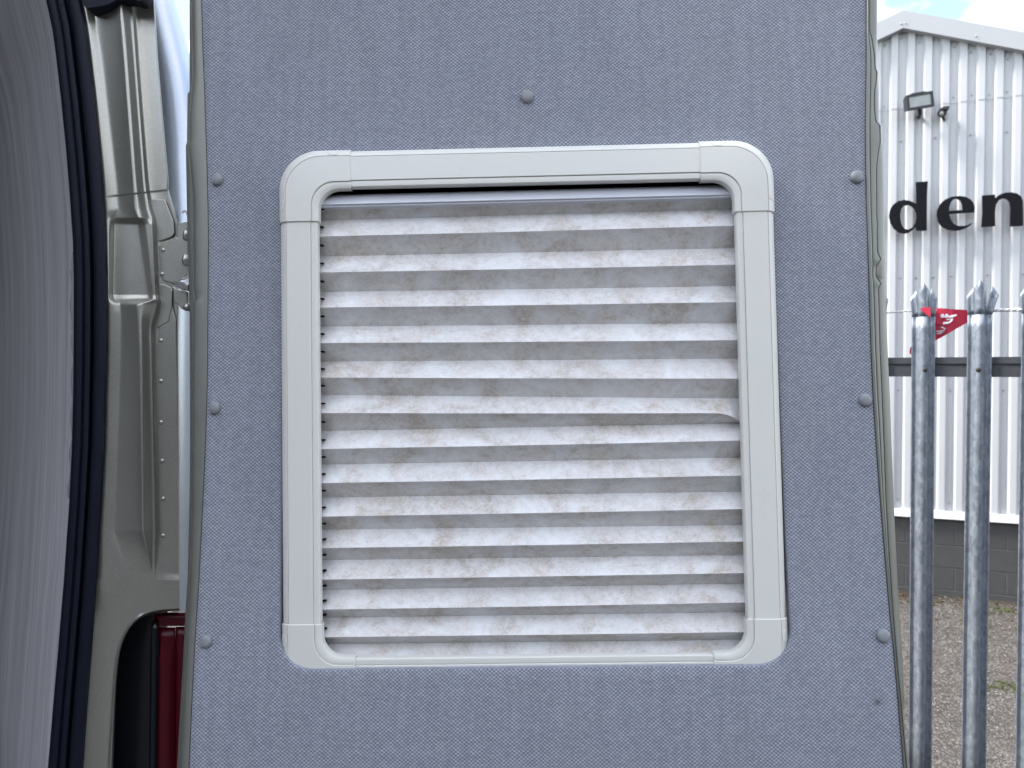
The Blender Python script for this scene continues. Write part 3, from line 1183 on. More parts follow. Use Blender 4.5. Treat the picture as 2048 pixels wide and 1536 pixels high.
RS = [(-140, 1739), (0, 1739.5), (66, 1739.5), (74, 1743), (110, 1749), (138, 1750), (143, 1753.5), (165, 1752.5), (182, 1749), (222, 1749), (245, 1752), (251, 1759.5), (285, 1760.5), (300, 1757), (335, 1753), (440, 1753.5), (450, 1755.5), (460, 1754), (508, 1755), (519, 1761.5), (533, 1752.5), (553, 1752), (567, 1761.5), (576, 1757), (620, 1758), (700, 1760), (800, 1764.5), (900, 1768.5), (1000, 1772), (1100, 1777.5), (1200, 1784), (1300, 1792), (1400, 1801), (1536, 1813), (1700, 1826)]
vsamp = list(range(-640, -140, 50)) + list(range(-140, 1701, 14)) + [66, 74, 138, 144, 182, 188, 244, 251, 284, 292, 519, 526, 533, 553, 567, 576, 598, 606, 1398, 1425]
vsamp = sorted(set(vsamp))


def edge_pt(u, v, off):
    x, y = px_panel(u, v, off)
    return L(x, y, dpan(y) + off)


rws = []
for v in vsamp:
    a, s, o = ip(RF, v), ip(RS, v), ip(RO, v)
    lip = min(8.0, (s - a) * 0.5)
    cols = [(a - 2.5, -.0030), (a - .9, -.0004), (a + .3, .0009), (a + lip * .5, .0013), (a + lip * .88, .0003), (a + lip * .96, -.0012), (a + lip * 1.04, -.0012), (a + lip * 1.15, -.0002), (s - 1.6, -.0010), (s - .6, -.0016), (s - .4, -.006), (s + .35, -.006), (s + .6, -.0020), (s + 2.0, -.0016), (o - 2.6, -.0030), (o - .8, -.0055), (o, -.011)]
    mono = []
    last = -1e9
    for u, d in cols:
        u = max(u, last + .05)
        last = u
        mono.append(edge_pt(u, v, d))
    x, y = px_panel(max(o, last), v, -.009)
    mono += [L(x, y, dpan(y) - .02), L(x - .006, y, dpan(y) - .05)]
    rws.append(mono)
v_, f_ = grid(rws)
mesh_obj('door_edge', v_, f_, M['doorpaint'], door, None, 48)
rws = []
for v in vsamp:
    a, s, o = ip(LF, v), ip(LG, v), ip(LO, v)
    s = max(s, o + 2.5)
    cols = [(a + 2.0, -.0030), (a + .5, -.0010), (a - 1.2, -.0004), (a - 5, -.0004), (s + 6, -.0012), (s + 2.4, -.0030), (s + .6, -.0048), (s + .3, -.0060), (s - .3, -.0060), (s - .6, -.0060), (s - 1.4, -.0055), (o + .8, -.0070), (o, -.011)]
    mono = []
    last = 1e9
    for u, d in cols:
        u = min(u, last - .05)
        last = u
        mono.append(edge_pt(u, v, d))
    x, y = px_panel(min(o, last), v, -.011)
    mono += [L(x, y, dpan(y) - .022), L(x + .006, y, dpan(y) - .055)]
    rws.append(mono)
v_, f_ = grid(rws)
mesh_obj('door_edge', v_, f_, M['doorpaint'], door, None, 48)

# --- window frame: reveal, four rails, four corner covers
mb = MB()
for a in range(4):
    pass
rr = round_rect(-WW / 2 - .012, WW / 2 + .012, -WH / 2 - .012, WH / 2 + .012, .012, 6, 4)
mb.add(*grid([[L(x, y, d) for x, y in rr] for d in (-.012, -.062)], True))
n0 = len(rr)
mb.f.append(tuple(range(n0, 2 * n0)))
frame = mb.build('window_frame', M['black'], van)
frame['label'] = 'ivory plastic window frame with rounded corner covers'
PR = [(0, -9), (0, -2.0), (.35, -.8), (1.2, -.1), (5.9, .25), (6.35, .1), (6.6, -.75), (7.05, -.75), (7.25, .75), (7.7, 1.12), (8.8, .98), (31.6, .95), (32.4, .8), (32.7, -.25), (33.15, -.25), (33.35, .45), (33.8, .35), (34.6, -.15), (37.0, -1.7), (39.2, -4.0), (40.7, -6.4), (41.6, -9), (42, -12), (42, -27)]
PR = [(a / 1000, b / 1000) for a, b in PR]
RW = .042
EXT = .036
RI, ROUT = .0215, .0425


def rail(x0, y0, x1, y1, ox, oy):
    """Straight extrusion of the profile from (x0,y0) to (x1,y1) on the opening's edge; (ox,oy) points outwards."""
    n = 12
    rws = []
    for k in range(n + 1):
        t = k / n
        bx, by = x0 + (x1 - x0) * t, y0 + (y1 - y0) * t
        rws.append([L(bx + ox * s, by + oy * s, d + .00012 * math.sin(7 * t + ox)) for s, d in PR])
    a, b = grid(rws)
    o = mesh_obj('frame_rail', a, b, M['plastic'], frame, None, 35)
    return o


hw_, hh_ = WW / 2, WH / 2
ov = EXT - .006
rail(-hw_ + ov, hh_, hw_ - ov, hh_, 0, 1)
rail(-hw_ + ov, -hh_, hw_ - ov, -hh_, 0, -1)
rail(-hw_, hh_ - ov, -hw_, -hh_ + ov, -1, 0)
rail(hw_, hh_ - ov, hw_, -hh_ + ov, 1, 0)


def prof_c():
    out_ = []
    for s, d in PR:
        q = s / RW
        out_.append((s - .0016 + q * .0027, d + .0014 if d > -.0085 else d))
    return out_


def corner(sx, sy):
    ci, cj = sx * hw_, sy * hh_
    pc = prof_c()
    cols = []
    for s, d in pc:
        r = RI + (ROUT - RI) * max(0, min(1, s / RW))
        # in corner frame: x' along horizontal edge inwards (+), y' along vertical edge inwards (+); outward offset = -s
        pts = [(EXT, -s), (EXT - .0008, -s)]
        pts += [((r - s) + (EXT - .0008 - (r - s)) * (1 - k / 4), -s) for k in range(1, 4)]
        for k in range(17):
            a = math.radians(90 * k / 16)
            pts.append((-s + r - r * math.sin(a), -s + r - r * math.cos(a)))
        pts += [(-s, (r - s) + (EXT - .0008 - (r - s)) * (k / 4)) for k in range(1, 4)]
        pts += [(-s, EXT - .0008), (-s, EXT)]
        n = len(pts)
        cols.append([(x, y, d - (.0011 if i in (0, n - 1) and d > -.012 else 0)) for i, (x, y) in enumerate(pts)])
    # close the ends with a small lip
    rws = []
    for i in range(len(cols[0])):
        rws.append([L(ci - sx * c[i][0], cj - sy * c[i][1], c[i][2]) for c in cols])
    a, b = grid(rws)
    if sx * sy > 0:
        b = [tuple(reversed(q)) for q in b]
    o = mesh_obj('frame_corner', a, b, M['plastic'], frame, None, 35)

    def dsurf(s):
        sm = [(p, q) for p, q in pc[10:-1] if not (.0315 < p < .0338)]
        return ip(sm, min(max(s, sm[0][0]), sm[-1][0] - .0001))

    # little round blanking plugs moulded near both ends
    for hz in (1, 0):
        cxx, css = .0175, .0412
        vs_, rr_ = [], [(0.0, .0006), (.4, .0006), (.8, .0006), (.95, .0005), (1.0, -.0004)]
        n = 24
        for q, hgt in rr_:
            for k in range(n):
                a_ = 2 * math.pi * k / n
                s_ = css + .0074 * q * math.sin(a_)
                x_ = cxx + .0072 * q * math.cos(a_)
                s_ = min(s_, pc[-2][0] - .0001)
                dd = dsurf(s_) + hgt
                q_ = (x_, -s_) if hz else (-s_, x_)
                vs_.append(L(ci - sx * q_[0], cj - sy * q_[1], dd))
        fs_ = []
        for i in range(len(rr_) - 1):
            for k in range(n):
                fs_.append((i * n + k, i * n + (k + 1) % n, (i + 1) * n + (k + 1) % n, (i + 1) * n + k))
        mesh_obj('blanking_plug', vs_, fs_, M['plastic'], frame, None, 30)


for sx in (-1, 1):
    for sy in (-1, 1):
        corner(sx, sy)

# --- pleated blind
hr0 = PF(640, 388, -.014)
prof = [(0, -.030), (0, -.0165), (.0008, -.0145), (.004, -.0115), (.008, -.0092), (.0112, -.0082), (.0118, -.0088), (.0119, -.0098), (.0135, -.0100), (.0137, -.013), (.0138, -.030)]
rws = []
for k in range(25):
    u = 636 + (1474 - 636) * k / 24
    vt = 388 + (367 - 388) * (u - 640) / 828
    x, y = PF(u, vt, -.012)
    rws.append([L(x, y - a * 1.12, d) for a, d in prof])
a, b = grid(rws)
nn = len(prof)
b += [tuple(range(nn)), tuple(range(24 * nn, 25 * nn))]
blind = mesh_obj('pleated_blind', a, b, M['headrail'], van, None, 50)
blind['label'] = 'white pleated blind mottled with brown mildew stains'
LB = [440, 513, 584, 653, 723, 789.5, 862, 929, 995, 1059, 1120, 1180, 1235, 1288, 1340]
RB = [418, 496, 572, 646, 717, 797, 846, 915, 983, 1050, 1110, 1167, 1224, 1279, 1332]
LFd = [400, 473, 545, 615, 686, 755, 826, 898, 966, 1033, 1096, 1159, 1219, 1274, 1326]
RFd = [377, 451, 529, 604, 680, 757, 826, 881, 951, 1018, 1083, 1146, 1205, 1264, 1318]
DFr, DBk = -.0105, -.0285


def fold_line(vl, vr, d, seed, bow=0.0):
    x0, y0 = PF(640, vl, d)
    x1, y1 = PF(1477, vr, d)
    pts = []
    for k in range(61):
        x = -.2295 + .459 * k / 60
        t = (x - x0) / (x1 - x0)
        y = y0 + (y1 - y0) * t + .00012 * mnoise.noise(Vector((x * 9, seed * 3.1, 0))) - bow * math.sin(math.pi * min(max(t, 0), 1))
        pts.append([x, y, d + .0002 * mnoise.noise(Vector((x * 7, seed * 5.7, 4)))])
    return pts


FL = [fold_line(a, b, DFr, i, .0004) for i, (a, b) in enumerate(zip(LFd, RFd))]
BL = [fold_line(a, b, DBk, 40 + i) for i, (a, b) in enumerate(zip(LB, RB))]
for p in FL[0]:
    p[2] -= .002
for p in FL[6]:                                   # the crease that has slipped down at its right end
    k = max(0, (p[0] - .196) / .024)
    p[1] -= .0072 * min(k, 1.2) ** 2 * (1.0 if k < 1 else 1.0)
    p[2] -= .004 * min(k, 1.2) ** 2
clip = None
cvv, cff = lathe([(.0014, -.001), (.0014, .0016), (.0009, .0024), (0, .0026)], 10)
for i in range(15):
    # one pleat: from front crease i down-and-back to back crease i, then out to front crease i+1
    rowsp = [FL[i], BL[i]] + ([FL[i + 1]] if i < 14 else [])
    vv, uu, acc = [], [], 0.0
    seq = []
    for j, r in enumerate(rowsp):
        if j:
            prev = rowsp[j - 1]
            for t in (.04, .35, .65, .96) if True else ():
                seq.append([[a[q] + (b[q] - a[q]) * t for q in range(3)] for a, b in zip(prev, r)])
        seq.append(r)
    for j, r in enumerate(seq):
        if j:
            acc += math.hypot(r[30][1] - seq[j - 1][30][1], r[30][2] - seq[j - 1][30][2])
        vv.append([L(*p) for p in r])
        uu += [(p[0], acc + i * .1) for p in r]
    a, b = grid(vv)
    o = mesh_obj('pleat', a, b, M['pleat'], blind, uu, None, [('SOLIDIFY', {'thickness': .0003, 'offset': 0})])
    # dark cord slots by the left edge, one on each face
    for (r0, r1) in ((FL[i], BL[i]), (BL[i], FL[i + 1] if i < 14 else BL[i])):
        if r0 is r1 or (i == 14):
            continue
        ml = [(r0[0][q] + r1[0][q]) / 2 for q in range(3)]
        pos = L(-.2193, ml[1], ml[2] + .0042)
        xf = basis(pos, EN, EY) @ Matrix.Diagonal((1.7, .8, 1, 1))
        if clip is None:
            clip = mesh_obj('cord_eyelet', cvv, cff, M['black'], blind, None, 180, (), xf)
        else:
            dup(clip, blind, xf)

# --- rear pillar pressing
ZP = .875


def PP_(u, v, h):
    return P(u, v, ZP - h / 1000.0)


SR_ = [(-160, 128), (0, 163), (40, 172), (104, 180), (200, 191), (365, 207), (450, 212), (550, 216), (700, 215.5), (900, 210), (1000, 204.5), (1160, 194.5), (1300, 184), (1400, 176), (1536, 166.5), (1700, 156)]
SL_ = [(-160, 40), (0, 92), (60, 105), (104, 111), (200, 122), (300, 132), (400, 140), (480, 145.5), (560, 147.5), (700, 147), (800, 146), (900, 143.5), (1000, 138.5), (1160, 127.5), (1300, 116), (1400, 107), (1536, 95.5), (1700, 82)]
K = {
    'C': [(-120, 168, 4.5), (40, 187, 4.5), (104, 198, 4.5), (365, 229, 4.5), (386, 231, 4.5), (389, 231.5, 3.3), (420, 234, 3.3), (436, 226, 3.3), (447, 224, 4.0), (590, 222, 4.0), (599, 223, 5.5), (607, 236, 4.5), (625, 238.5, 4.5), (700, 238, 4.5), (900, 232.5, 4.5), (1062, 225, 4.5), (1146, 254, 3.0), (1162, 257, 3.0)],
    'C2': [(-120, 171, 3.6), (40, 190, 3.6), (104, 201, 3.6), (365, 232, 3.6), (386, 234, 3.6), (389, 234.5, 2.4), (420, 237, 2.4), (436, 229, 2.4), (447, 227.5, 0.5), (590, 225, 0.5), (599, 226, 2.0), (607, 239, 3.6), (625, 241, 3.6), (700, 240.5, 3.6), (900, 235, 3.6), (1062, 227.5, 3.6), (1146, 256, 2.2), (1162, 259, 2.2)],
    'D': [(-120, 178, 3.8), (40, 196, 3.8), (104, 206, 3.8), (365, 236, 3.8), (386, 238, 3.8), (389, 238.5, 2.6), (420, 240, 2.6), (436, 233, 2.6), (447, 230, -2.5), (590, 229, -2.5), (599, 230, -1.0), (607, 243, 3.8), (625, 244.5, 3.8), (700, 244, 3.8), (900, 238, 3.8), (1062, 230, 3.8), (1146, 258, 1.8), (1162, 262, 1.8)],
    'E': [(-120, 222, 11.5), (40, 236, 11.5), (104, 242, 11.5), (365, 261, 11.5), (386, 262, 11.5), (389, 262, 10.3), (420, 265, 10.3), (436, 272, 10.3), (447, 276, -2.5), (590, 297, -2.5), (599, 299, -1.0), (607, 267, 12.0), (625, 269, 12.0), (700, 274.5, 12.0), (900, 279, 12.0), (1062, 281, 12.0), (1146, 301.5, 1.6), (1162, 302, 1.6)],
    'F': [(-120, 229, 15.5), (40, 243, 15.5), (104, 248.5, 15.5), (365, 267.5, 15.5), (386, 269, 15.5), (389, 269, 14.3), (420, 271, 14.3), (436, 277, 14.3), (447, 280, -0.5), (590, 300, -0.5), (599, 302, 1.0), (607, 276, 16.0), (625, 277.5, 16.0), (700, 280.5, 16.0), (900, 283.5, 16.0), (1062, 285.5, 16.0), (1146, 303, 1.6), (1162, 303.5, 1.6)],
    'G': [(-120, 236, 11.5), (40, 250, 11.5), (104, 256, 11.5), (365, 275, 11.5), (386, 277, 11.5), (389, 277, 10.3), (420, 281, 10.3), (436, 286, 10.3), (447, 288, 5.5), (590, 304, 5.5), (599, 305, 9.5), (607, 286, 12.0), (625, 285, 12.0), (700, 287, 12.0), (900, 289.5, 12.0), (1062, 291, 12.0), (1146, 304, 1.5), (1162, 304.5, 1.5)],
    'H': [(-120, 251, 3.0), (40, 264, 3.0), (104, 268, 3.0), (365, 288, 3.0), (386, 290, 3.0), (389, 291, 1.8), (420, 296, 1.8), (436, 302, 1.8), (447, 302, 5.0), (590, 308, 5.0), (599, 310, 6.5), (607, 312, 3.5), (625, 308, 3.5), (650, 300, 3.5), (700, 301, 3.5), (900, 305, 3.5), (1062, 308, 3.5), (1146, 305.5, 1.5), (1162, 306, 1.5)],
    'I': [(-120, 254, 4.5), (40, 267, 4.5), (104, 271, 4.5), (365, 291, 4.5), (386, 293, 4.5), (389, 294, 3.3), (420, 299, 3.3), (436, 305, 3.3), (447, 305, 7.0), (590, 311, 7.0), (599, 313, 8.5), (607, 315, 5.0), (625, 311, 5.0), (650, 303, 5.0), (700, 304, 5.0), (900, 308, 5.0), (1062, 311, 5.0), (1146, 309, 1.8), (1162, 309, 1.8)],
    'J': [(-120, 258, -4), (40, 271, -4), (104, 275, -4), (365, 295.5, -4), (386, 298, -4), (389, 299, -5), (420, 304, -5), (436, 310, -5), (447, 309, -5), (590, 315, -5), (599, 317, -5), (607, 319, -5), (625, 315, -5), (650, 307, -5), (700, 308, -5), (900, 312, -5), (1062, 315, -5), (1146, 313, 0), (1162, 313, 1.4)],
    'K': [(-120, 296, -5), (40, 307, -5), (104, 309.5, -5), (365, 331, -5), (386, 329, -5), (389, 330, -6), (420, 342, -6), (447, 351, -6), (590, 352, -6), (607, 353, -6), (650, 352, -6), (700, 352, -6), (900, 354, -6), (1062, 354, -6), (1146, 354, -3), (1162, 354, -1)],
    'L': [(-120, 299, -3.6), (40, 310, -3.6), (104, 313, -3.6), (365, 335, -3.6), (386, 334, -3.6), (389, 335, -4.6), (420, 346, -5), (447, 354, -5), (590, 355, -5), (607, 356, -5), (650, 355, -5), (700, 355, -5), (900, 357, -5), (1062, 357, -5), (1146, 357, -3), (1162, 357, -1)],
    'M': [(-120, 301, -7), (40, 312, -7), (104, 315, -7), (365, 338, -7), (386, 337, -7), (389, 338, -8), (420, 348.5, -8), (447, 356, -8), (590, 357, -8), (607, 358, -8), (650, 357, -8), (700, 357, -8), (900, 359, -8), (1062, 359, -8), (1146, 359, -6), (1162, 359, -4)],
}
KU = {k: [(a, b) for a, b, c in t] for k, t in K.items()}
KH = {k: [(a, c) for a, b, c in t] for k, t in K.items()}
vr = sorted(set([-520, -400, -260, -120, -60, 0, 40, 104, 170, 235, 300, 340, 365, 380, 385.5, 386, 388.6, 389, 400, 412, 420, 428, 434, 436, 440, 444, 447, 450, 456, 480, 520, 560, 582, 588, 590, 594, 599, 603, 607, 612, 618, 625, 635, 650, 670, 700, 760, 830, 900, 960, 1020, 1055, 1062, 1066, 1080, 1100, 1125, 1140, 1146, 1152, 1162]))
rws = []
for v in vr:
    sr = ip(SR_, v)
    pts = [(sr - 9, 4.0), (sr - 1, 9.0), (sr + (ip(KU['C'], v) - sr) * .35, 8.2)]
    for k in 'C C2 D E F G H I J K L M'.split():
        pts.append((ip(KU[k], v), ip(KH[k], v)))
    pts.append((ip(KU['M'], v) + .3, -16))
    pts.append((ip(KU['M'], v) - 3, -45))
    # soften with midpoints for a pressed look
    row = []
    wv = max(0, 1 - abs(v - 388) / 45.0)
    for (u, h) in pts:
        row.append(PP_(u, v - (u - 268) * .115 * wv, h))
    rws.append(row)
a, b = grid(rws)
pillar = mesh_obj('rear_pillar', a, b, M['paint'], van, None, 180, [('SUBSURF', {'levels': 2, 'render_levels': 2})])
pillar['label'] = 'pressed silver-olive metal door pillar'
# lower part with the lamp cut-out
cut = [(359, 1221), (335, 1222), (315, 1224), (300, 1227), (286, 1233), (274, 1241), (264, 1251), (255, 1263), (248, 1278), (242, 1295), (238, 1315), (235, 1340), (232, 1375), (230, 1420), (228, 1470), (226, 1536), (222, 1640), (218, 1760)]
outr = [(359, 1160), (346, 1160), (333, 1160), (320, 1160), (308, 1160), (295, 1160), (280, 1160), (262, 1160), (240, 1160), (215, 1158), (174, 1156), (170, 1215), (167, 1270), (162, 1330), (156, 1405), (147, 1536), (139, 1640), (131, 1760)]
rws = []
for (cu, cv2), (ou, ov2) in zip(cut, outr):
    row = []
    h0 = ip([(184, 9.0), (200, 8.9), (216, 8.2), (240, 5.2), (257, 3.0), (262, 1.9), (310, 1.7), (320, 1.0), (354, -1.0)], ou) if ov2 < 1161 else 8.8
    for t, w0 in ((0, 1), (.06, 1), (.2, .72), (.4, .35), (.6, .1)):
        row.append(PP_(ou + (cu - ou) * t, ov2 + (cv2 - ov2) * t, 1.2 + (h0 - 1.2) * w0))
    ln = math.hypot(cu - ou, cv2 - ov2)
    dx, dy = (cu - ou) / ln, (cv2 - ov2) / ln
    rim = 1.0 if cv2 > 1240 else .25
    for back, h in ((15, .8), (9, .8 + 1.2 * rim), (5.5, .8 + 2.6 * rim), (3, .8 + 2.0 * rim), (1.2, -1.5), (0, -5), (-.6, -14), (-.6, -40)):
        row.append(PP_(cu - dx * back, cv2 - dy * back, h))
    rws.append(row)
a, b = grid(rws)
mesh_obj('lamp_surround', a, b, M['paint'], pillar, None, 180, [('SUBSURF', {'levels': 2, 'render_levels': 2})])
# welded flange strip beside the pillar with dimples
fl_out = [(321, 648), (345, 612), (352, 640), (355, 800), (356, 1000), (356, 1222), (343, 1223), (342.5, 1207), (334, 1200), (326, 1195), (319.5, 1186), (318.5, 1090), (317, 1080), (317, 900), (316, 760), (314, 690)]


def plate(pts, h, nm, th=1.6, bev=.0008):
    a, b = sheet([pts], lambda x, y: PP_(x, y, h))
    return mesh_obj(nm, a, b, M['paint'], pillar, None, None, [('SOLIDIFY', {'thickness': th / 1000, 'offset': 0}), ('BEVEL', {'width': bev, 'segments': 2, 'limit_method': 'ANGLE'})])


plate(fl_out, -4.0, 'flange_plate')
plate([(302, 398), (331, 400), (340, 424), (348, 444), (349, 466), (344, 474), (308, 487)], -3.4, 'gusset_plate')
plate([(318, 492), (330, 484), (352, 474), (361, 480), (361, 560), (352, 567), (328, 561), (320, 552)], -3.8, 'gusset_plate')
plate([(314, 567), (330, 569), (343, 575), (345, 582), (344, 612), (338, 642), (322, 652), (305, 660), (306, 650), (320, 622), (319, 600)], -3.2, 'gusset_plate')
dmv, dmf = lathe([(.0030, -.0004), (.0025, .0003), (.0015, .0008), (0, .0010)], 14)
dim = None
for (u, v, h) in ((322, 681, -3.2), (322, 762, -3.2), (322, 845, -3.2), (324, 922, -3.2), (326, 998, -3.2), (326, 1072, -3.2), (325, 1150, -3.2), (326, 500, -3.0), (324, 548, -3.0), (285, 128, -4.6), (303, 256, -5), (310, 350, -5)):
    xf = basis(PP_(u, v, h), -AF, -AD)
    if dim is None:
        dim = mesh_obj('spot_weld', dmv, dmf, M['paint'], pillar, None, 180, (), xf)
    else:
        dup(dim, pillar, xf)
rgv, rgf = lathe([(.0024, -.001), (.0024, .0006), (.0020, .0009), (.0016, .0006), (.0015, -.0006), (0, -.0006)], 18)
rg = None
for (u, v, h) in ((213, 388, 5.2), (258, 379, -4.6), (283, 378, 1.6)):
    xf = basis(PP_(u, v, h), -AF, -AD)
    if rg is None:
        rg = mesh_obj('weld_ring', rgv, rgf, M['paint'], pillar, None, 40, (), xf)
    else:
        dup(rg, pillar, xf)

# --- outer skin seen between the pillar and the door
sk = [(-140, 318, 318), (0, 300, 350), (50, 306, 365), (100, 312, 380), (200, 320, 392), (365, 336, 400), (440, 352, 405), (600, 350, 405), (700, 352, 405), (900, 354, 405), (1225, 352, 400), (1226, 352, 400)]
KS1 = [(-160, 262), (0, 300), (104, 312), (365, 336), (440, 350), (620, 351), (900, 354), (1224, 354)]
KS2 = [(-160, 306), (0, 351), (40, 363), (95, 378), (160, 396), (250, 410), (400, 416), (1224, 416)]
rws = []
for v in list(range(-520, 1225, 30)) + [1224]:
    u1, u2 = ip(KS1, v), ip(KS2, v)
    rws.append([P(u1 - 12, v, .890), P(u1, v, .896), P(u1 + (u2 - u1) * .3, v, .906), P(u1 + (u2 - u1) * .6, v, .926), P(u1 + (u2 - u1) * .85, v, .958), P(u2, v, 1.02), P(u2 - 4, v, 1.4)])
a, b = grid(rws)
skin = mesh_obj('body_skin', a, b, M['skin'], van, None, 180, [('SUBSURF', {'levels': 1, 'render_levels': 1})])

# --- door seal
sp = [(0, -14), (.01, 1), (.05, 4.5), (.13, 5.6), (.24, 5.6), (.28, 4.0), (.30, 2.2), (.33, 3.0), (.40, 3.8), (.48, 3.4), (.52, 1.2), (.545, -5), (.585, -5), (.60, 3.0), (.635, 5.8), (.70, 7.0), (.79, 7.3), (.88, 7.0), (.955, 5.2), (1.0, -1), (1.0, -12)]
rws = []
for v in range(-500, 1701, 20):
    l_, r_ = ip(SL_, v), ip(SR_, v)
    # the rubber ripples slightly along its length
    wob = .5 * mnoise.noise(Vector((v * .012, 3, 1)))
    rws.append([P(l_ + (r_ - l_) * t + wob * (1 if .02 < t < .98 else 0), v, .866 - (h + wob) / 1000) for t, h in sp])
a, b = grid(rws)
seal = mesh_obj('door_seal', a, b, M['seal'], van, None, 60)
# pale scalloped bead of glue showing behind the seal
rws = []
for v in range(505, 1000, 4):
    l_ = ip(SL_, v)
    wd = 3.4 + 1.8 * math.sin(v * .085) + 1.6 * mnoise.noise(Vector((v * .03, 7, 2))) + (2.5 if 540 < v < 660 else 0)
    rws.append([P(l_ + 6, v, .884), P(l_ - wd * .5, v, .880), P(l_ - wd, v, .888)])
a, b = grid(rws)
mesh_obj('glue_bead', a, b, M['cap'], seal, None, 180)
hv, hf2 = lathe([(.0017, 0), (.0017, .0006), (0, .0007)], 12)
hol = None
for (u, v) in ((124, 10), (155, 229), (168, 416), (173.5, 649), (167, 855), (156, 1097), (140, 1302)):
    xf = basis(P(u, v, .8625), -AF, -AD)
    if hol is None:
        hol = mesh_obj('vent_hole', hv, hf2, M['black'], seal, None, None, (), xf)
    else:
        dup(hol, seal, xf)
# dark moulded cap where the seal meets the roof rail
cap = [(150, -60), (300, -60), (290, -20), (286, 1), (278, 4), (262, -2), (240, -2), (230, 2), (215, 11), (180, 17), (170, 17), (160, -8)]
a, b = sheet([chaikin(cap, 1)], lambda x, y: P(x, y, .852))
mesh_obj('seal_end_cap', a, b, M['seal'], seal, None, None, [('SOLIDIFY', {'thickness': .018, 'offset': -1}), ('BEVEL', {'width': .003, 'segments': 3, 'limit_method': 'ANGLE'})])

# --- interior side panel and the shell of the van
VA = Vector((-.66, .75, 0)).normalized()
VB = Vector((-.75, -.66, 0)).normalized()
rows_, uv_ = [], []
for v in range(-1000, 2601, 50):
    u = clampip(SL_, v)
    r = []
    p0 = P(u + 42, v, .955)
    for q, (t, bow) in enumerate(((0, 0), (.02, .002), (.06, .004), (.14, .004), (.3, 0), (.6, 0), (1.2, 0), (2.4, 0), (4.4, 0))):
        r.append(p0 + VA * t + VB * bow * 0)
        uv_.append(((p0 + VA * t).dot(VA), p0.z))
    rows_.append(r)
a, b = grid(rows_)
panel = mesh_obj('interior_panel', a, b, M['wood'], van, uv_, 180)
panel['label'] = 'grey wood-grain interior wall panel'
C0 = P(370, 736, .95)
C0.z = 0
mb = MB()
zr = 2.55
ro = C0 + VB * .05
mb.hexa([ro + VA * .02 + Vector((0, 0, zr)), ro + VB * 1.8 + VA * .02 + Vector((0, 0, zr)), ro + VB * 1.8 + VA * 4.6 + Vector((0, 0, zr)), ro + VA * 4.6 + Vector((0, 0, zr)),
         ro + VA * .02 + Vector((0, 0, zr + .06)), ro + VB * 1.8 + VA * .02 + Vector((0, 0, zr + .06)), ro + VB * 1.8 + VA * 4.6 + Vector((0, 0, zr + .06)), ro + VA * 4.6 + Vector((0, 0, zr + .06))])
mb.build('roof', M['lining_dark'], van)
mb = MB()
for q0, q1, t in ((VB * 1.8 + VA * .05, VB * 1.8 + VA * 4.6, VB * .05), (VA * 4.6 + VB * .1, VA * 4.6 + VB * 1.8, VA * .05), (VA * .12 - VB * .035, VA * 4.6 - VB * .035, VB * .02)):
    o0 = ro + q0 + Vector((0, 0, .45))
    mb.box(o0, q1 - q0, t, Vector((0, 0, zr - .452)))
mb.build('body_side', M['lining_dark'], van)
mb = MB()
mb.box(ro + VA * .1 + VB * .12 + Vector((0, 0, .5)), VA * 4.4, VB * 1.6, Vector((0, 0, .06)))
mb.build('cabin_floor', M['lining_dark'], van)

# --- hinge
hg = MB()
path = [(364.5, 427), (366, 423), (370, 421.5), (374, 425), (377, 433), (378.5, 444), (378.5, 490), (378, 534), (377.5, 546), (374.5, 553), (369, 557), (364, 559)]
th = 2.4
rws = []
for i, (u, v) in enumerate(path):
    a_ = path[max(i - 1, 0)]
    b_ = path[min(i + 1, len(path) - 1)]
    tx, ty = b_[0] - a_[0], b_[1] - a_[1]
    q = math.hypot(tx, ty)
    nx, ny = ty / q * th, -tx / q * th
    rws.append([P(u + nx, v + ny, .845), P(u - nx, v - ny, .845), P(u - nx, v - ny, .90), P(u + nx, v + ny, .90)])
a, b = grid(rws, True)
b += [(0, 1, 2, 3), tuple(len(a) - 4 + k for k in range(4))]
hinge = mesh_obj('hinge', a, b, M['steel'], van, None, None, [('BEVEL', {'width': .0006, 'segments': 2, 'limit_method': 'ANGLE'})])
hinge['label'] = 'painted steel door hinge bracket with two bolts'
a, b = sheet([[(359, 448), (376, 444), (377, 545), (368, 556), (358, 562), (358, 470)]], lambda x, y: P(x, y, .868))
mesh_obj('hinge_leaf', a, b, M['paint'], hinge, None, None, [('SOLIDIFY', {'thickness': .004, 'offset': 0})])
hb_v, hb_f = lathe([(.0042, -.006), (.0042, .0), (.0036, .0018), (.002, .003), (0, .0034)], 16)
hb = None
for (u, v) in ((371.5, 469), (370, 519)):
    xf = basis(P(u, v, .858), (-AX * .75 - AF * .55 - AD * .1), -AD) @ Matrix.Diagonal((1.0, 1.7, 1, 1))
    if hb is None:
        hb = mesh_obj('hinge_bolt', hb_v, hb_f, M['steel'], hinge, None, 180, (), xf)
    else:
        dup(hb, hinge, xf)
a, b = sheet([[(347, 566), (356, 562), (372, 565), (378, 570), (378, 582), (365, 580)]], lambda x, y: P(x, y, .856 - (x - 347) * .0002))
mesh_obj('hinge_shelf', a, b, M['steel'], hinge, None, None, [('SOLIDIFY', {'thickness': .005, 'offset': 0}), ('BEVEL', {'width': .001, 'segments': 2, 'limit_method': 'ANGLE'})])
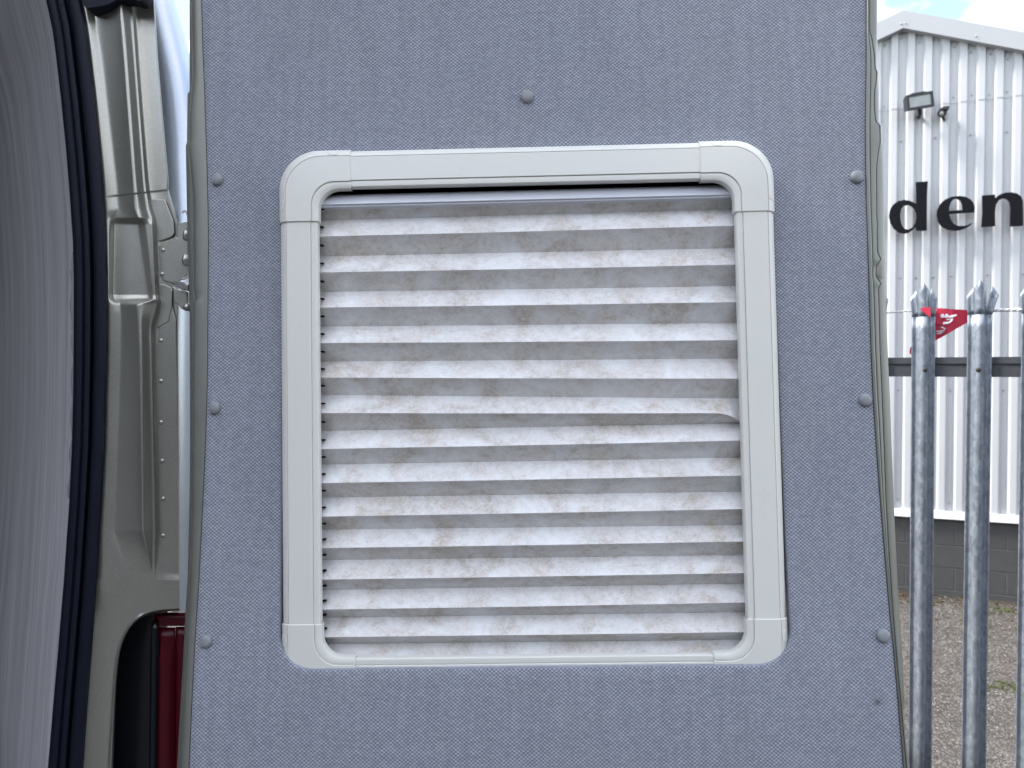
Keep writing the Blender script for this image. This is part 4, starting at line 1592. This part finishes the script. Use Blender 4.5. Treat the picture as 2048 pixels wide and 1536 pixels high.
a, b = sheet([[(348, 572), (360, 580), (371, 581), (378, 584), (379, 622), (372, 622), (364, 617), (358, 608), (351, 607), (350, 596)]], lambda x, y: P(x, y, .866))
mesh_obj('hinge_lug', a, b, M['paint'], hinge, None, None, [('SOLIDIFY', {'thickness': .008, 'offset': 0}), ('BEVEL', {'width': .0015, 'segments': 2, 'limit_method': 'ANGLE'})])
kv, kf = lathe([(.0046, -.004), (.0044, .001), (.003, .003), (0, .0038)], 16)
mesh_obj('hinge_pin', kv, kf, M['steel'], hinge, None, 180, (), basis(P(374, 614, .860), -AF - AX * .3, -AD))

# --- tail lamp
a, b = sheet([[(200, 1205), (320, 1216), (322, 1760), (196, 1760)]], lambda x, y: P(x, y, .905))
lamp = mesh_obj('tail_light', a, b, M['lamp_black'], van, None, None, [('SOLIDIFY', {'thickness': .02, 'offset': -1})])
lamp['label'] = 'dark red tail lamp recessed below the pillar'


def lamp_grid(u0t, u1t, v0, v1, z, bulge, nm, mat):
    rws = []
    nv = 24
    for i in range(nv + 1):
        v = v0 + (v1 - v0) * i / nv
        row = []
        for j in range(9):
            t = j / 8
            u = ip(u0t, v) + (ip(u1t, v) - ip(u0t, v)) * t
            zz = z - bulge * math.sin(math.pi * min(max(t * .9 + .05, 0), 1)) * min(1, i / 3.0)
            row.append(P(u, v, zz))
        rws.append(row)
    a_, b_ = grid(rws)
    return mesh_obj(nm, a_, b_, mat, lamp, None, 180, [('SOLIDIFY', {'thickness': .004, 'offset': -1})])


lamp_grid([(1235, 316), (1760, 310)], [(1235, 352), (1536, 349), (1760, 348)], 1254, 1760, .902, .006, 'lens', M['lens'])
lamp_grid([(1235, 355.5), (1760, 351)], [(1235, 395), (1760, 385)], 1252, 1760, .903, .004, 'lens', M['lens'])
lamp_grid([(1225, 312), (1260, 312)], [(1225, 395), (1260, 395)], 1231, 1250, .900, .003, 'lens_cap', M['lens'])
lamp_grid([(1245, 308), (1760, 302)], [(1245, 313.5), (1760, 308)], 1240, 1760, .896, .002, 'lamp_divider', M['lamp_black'])
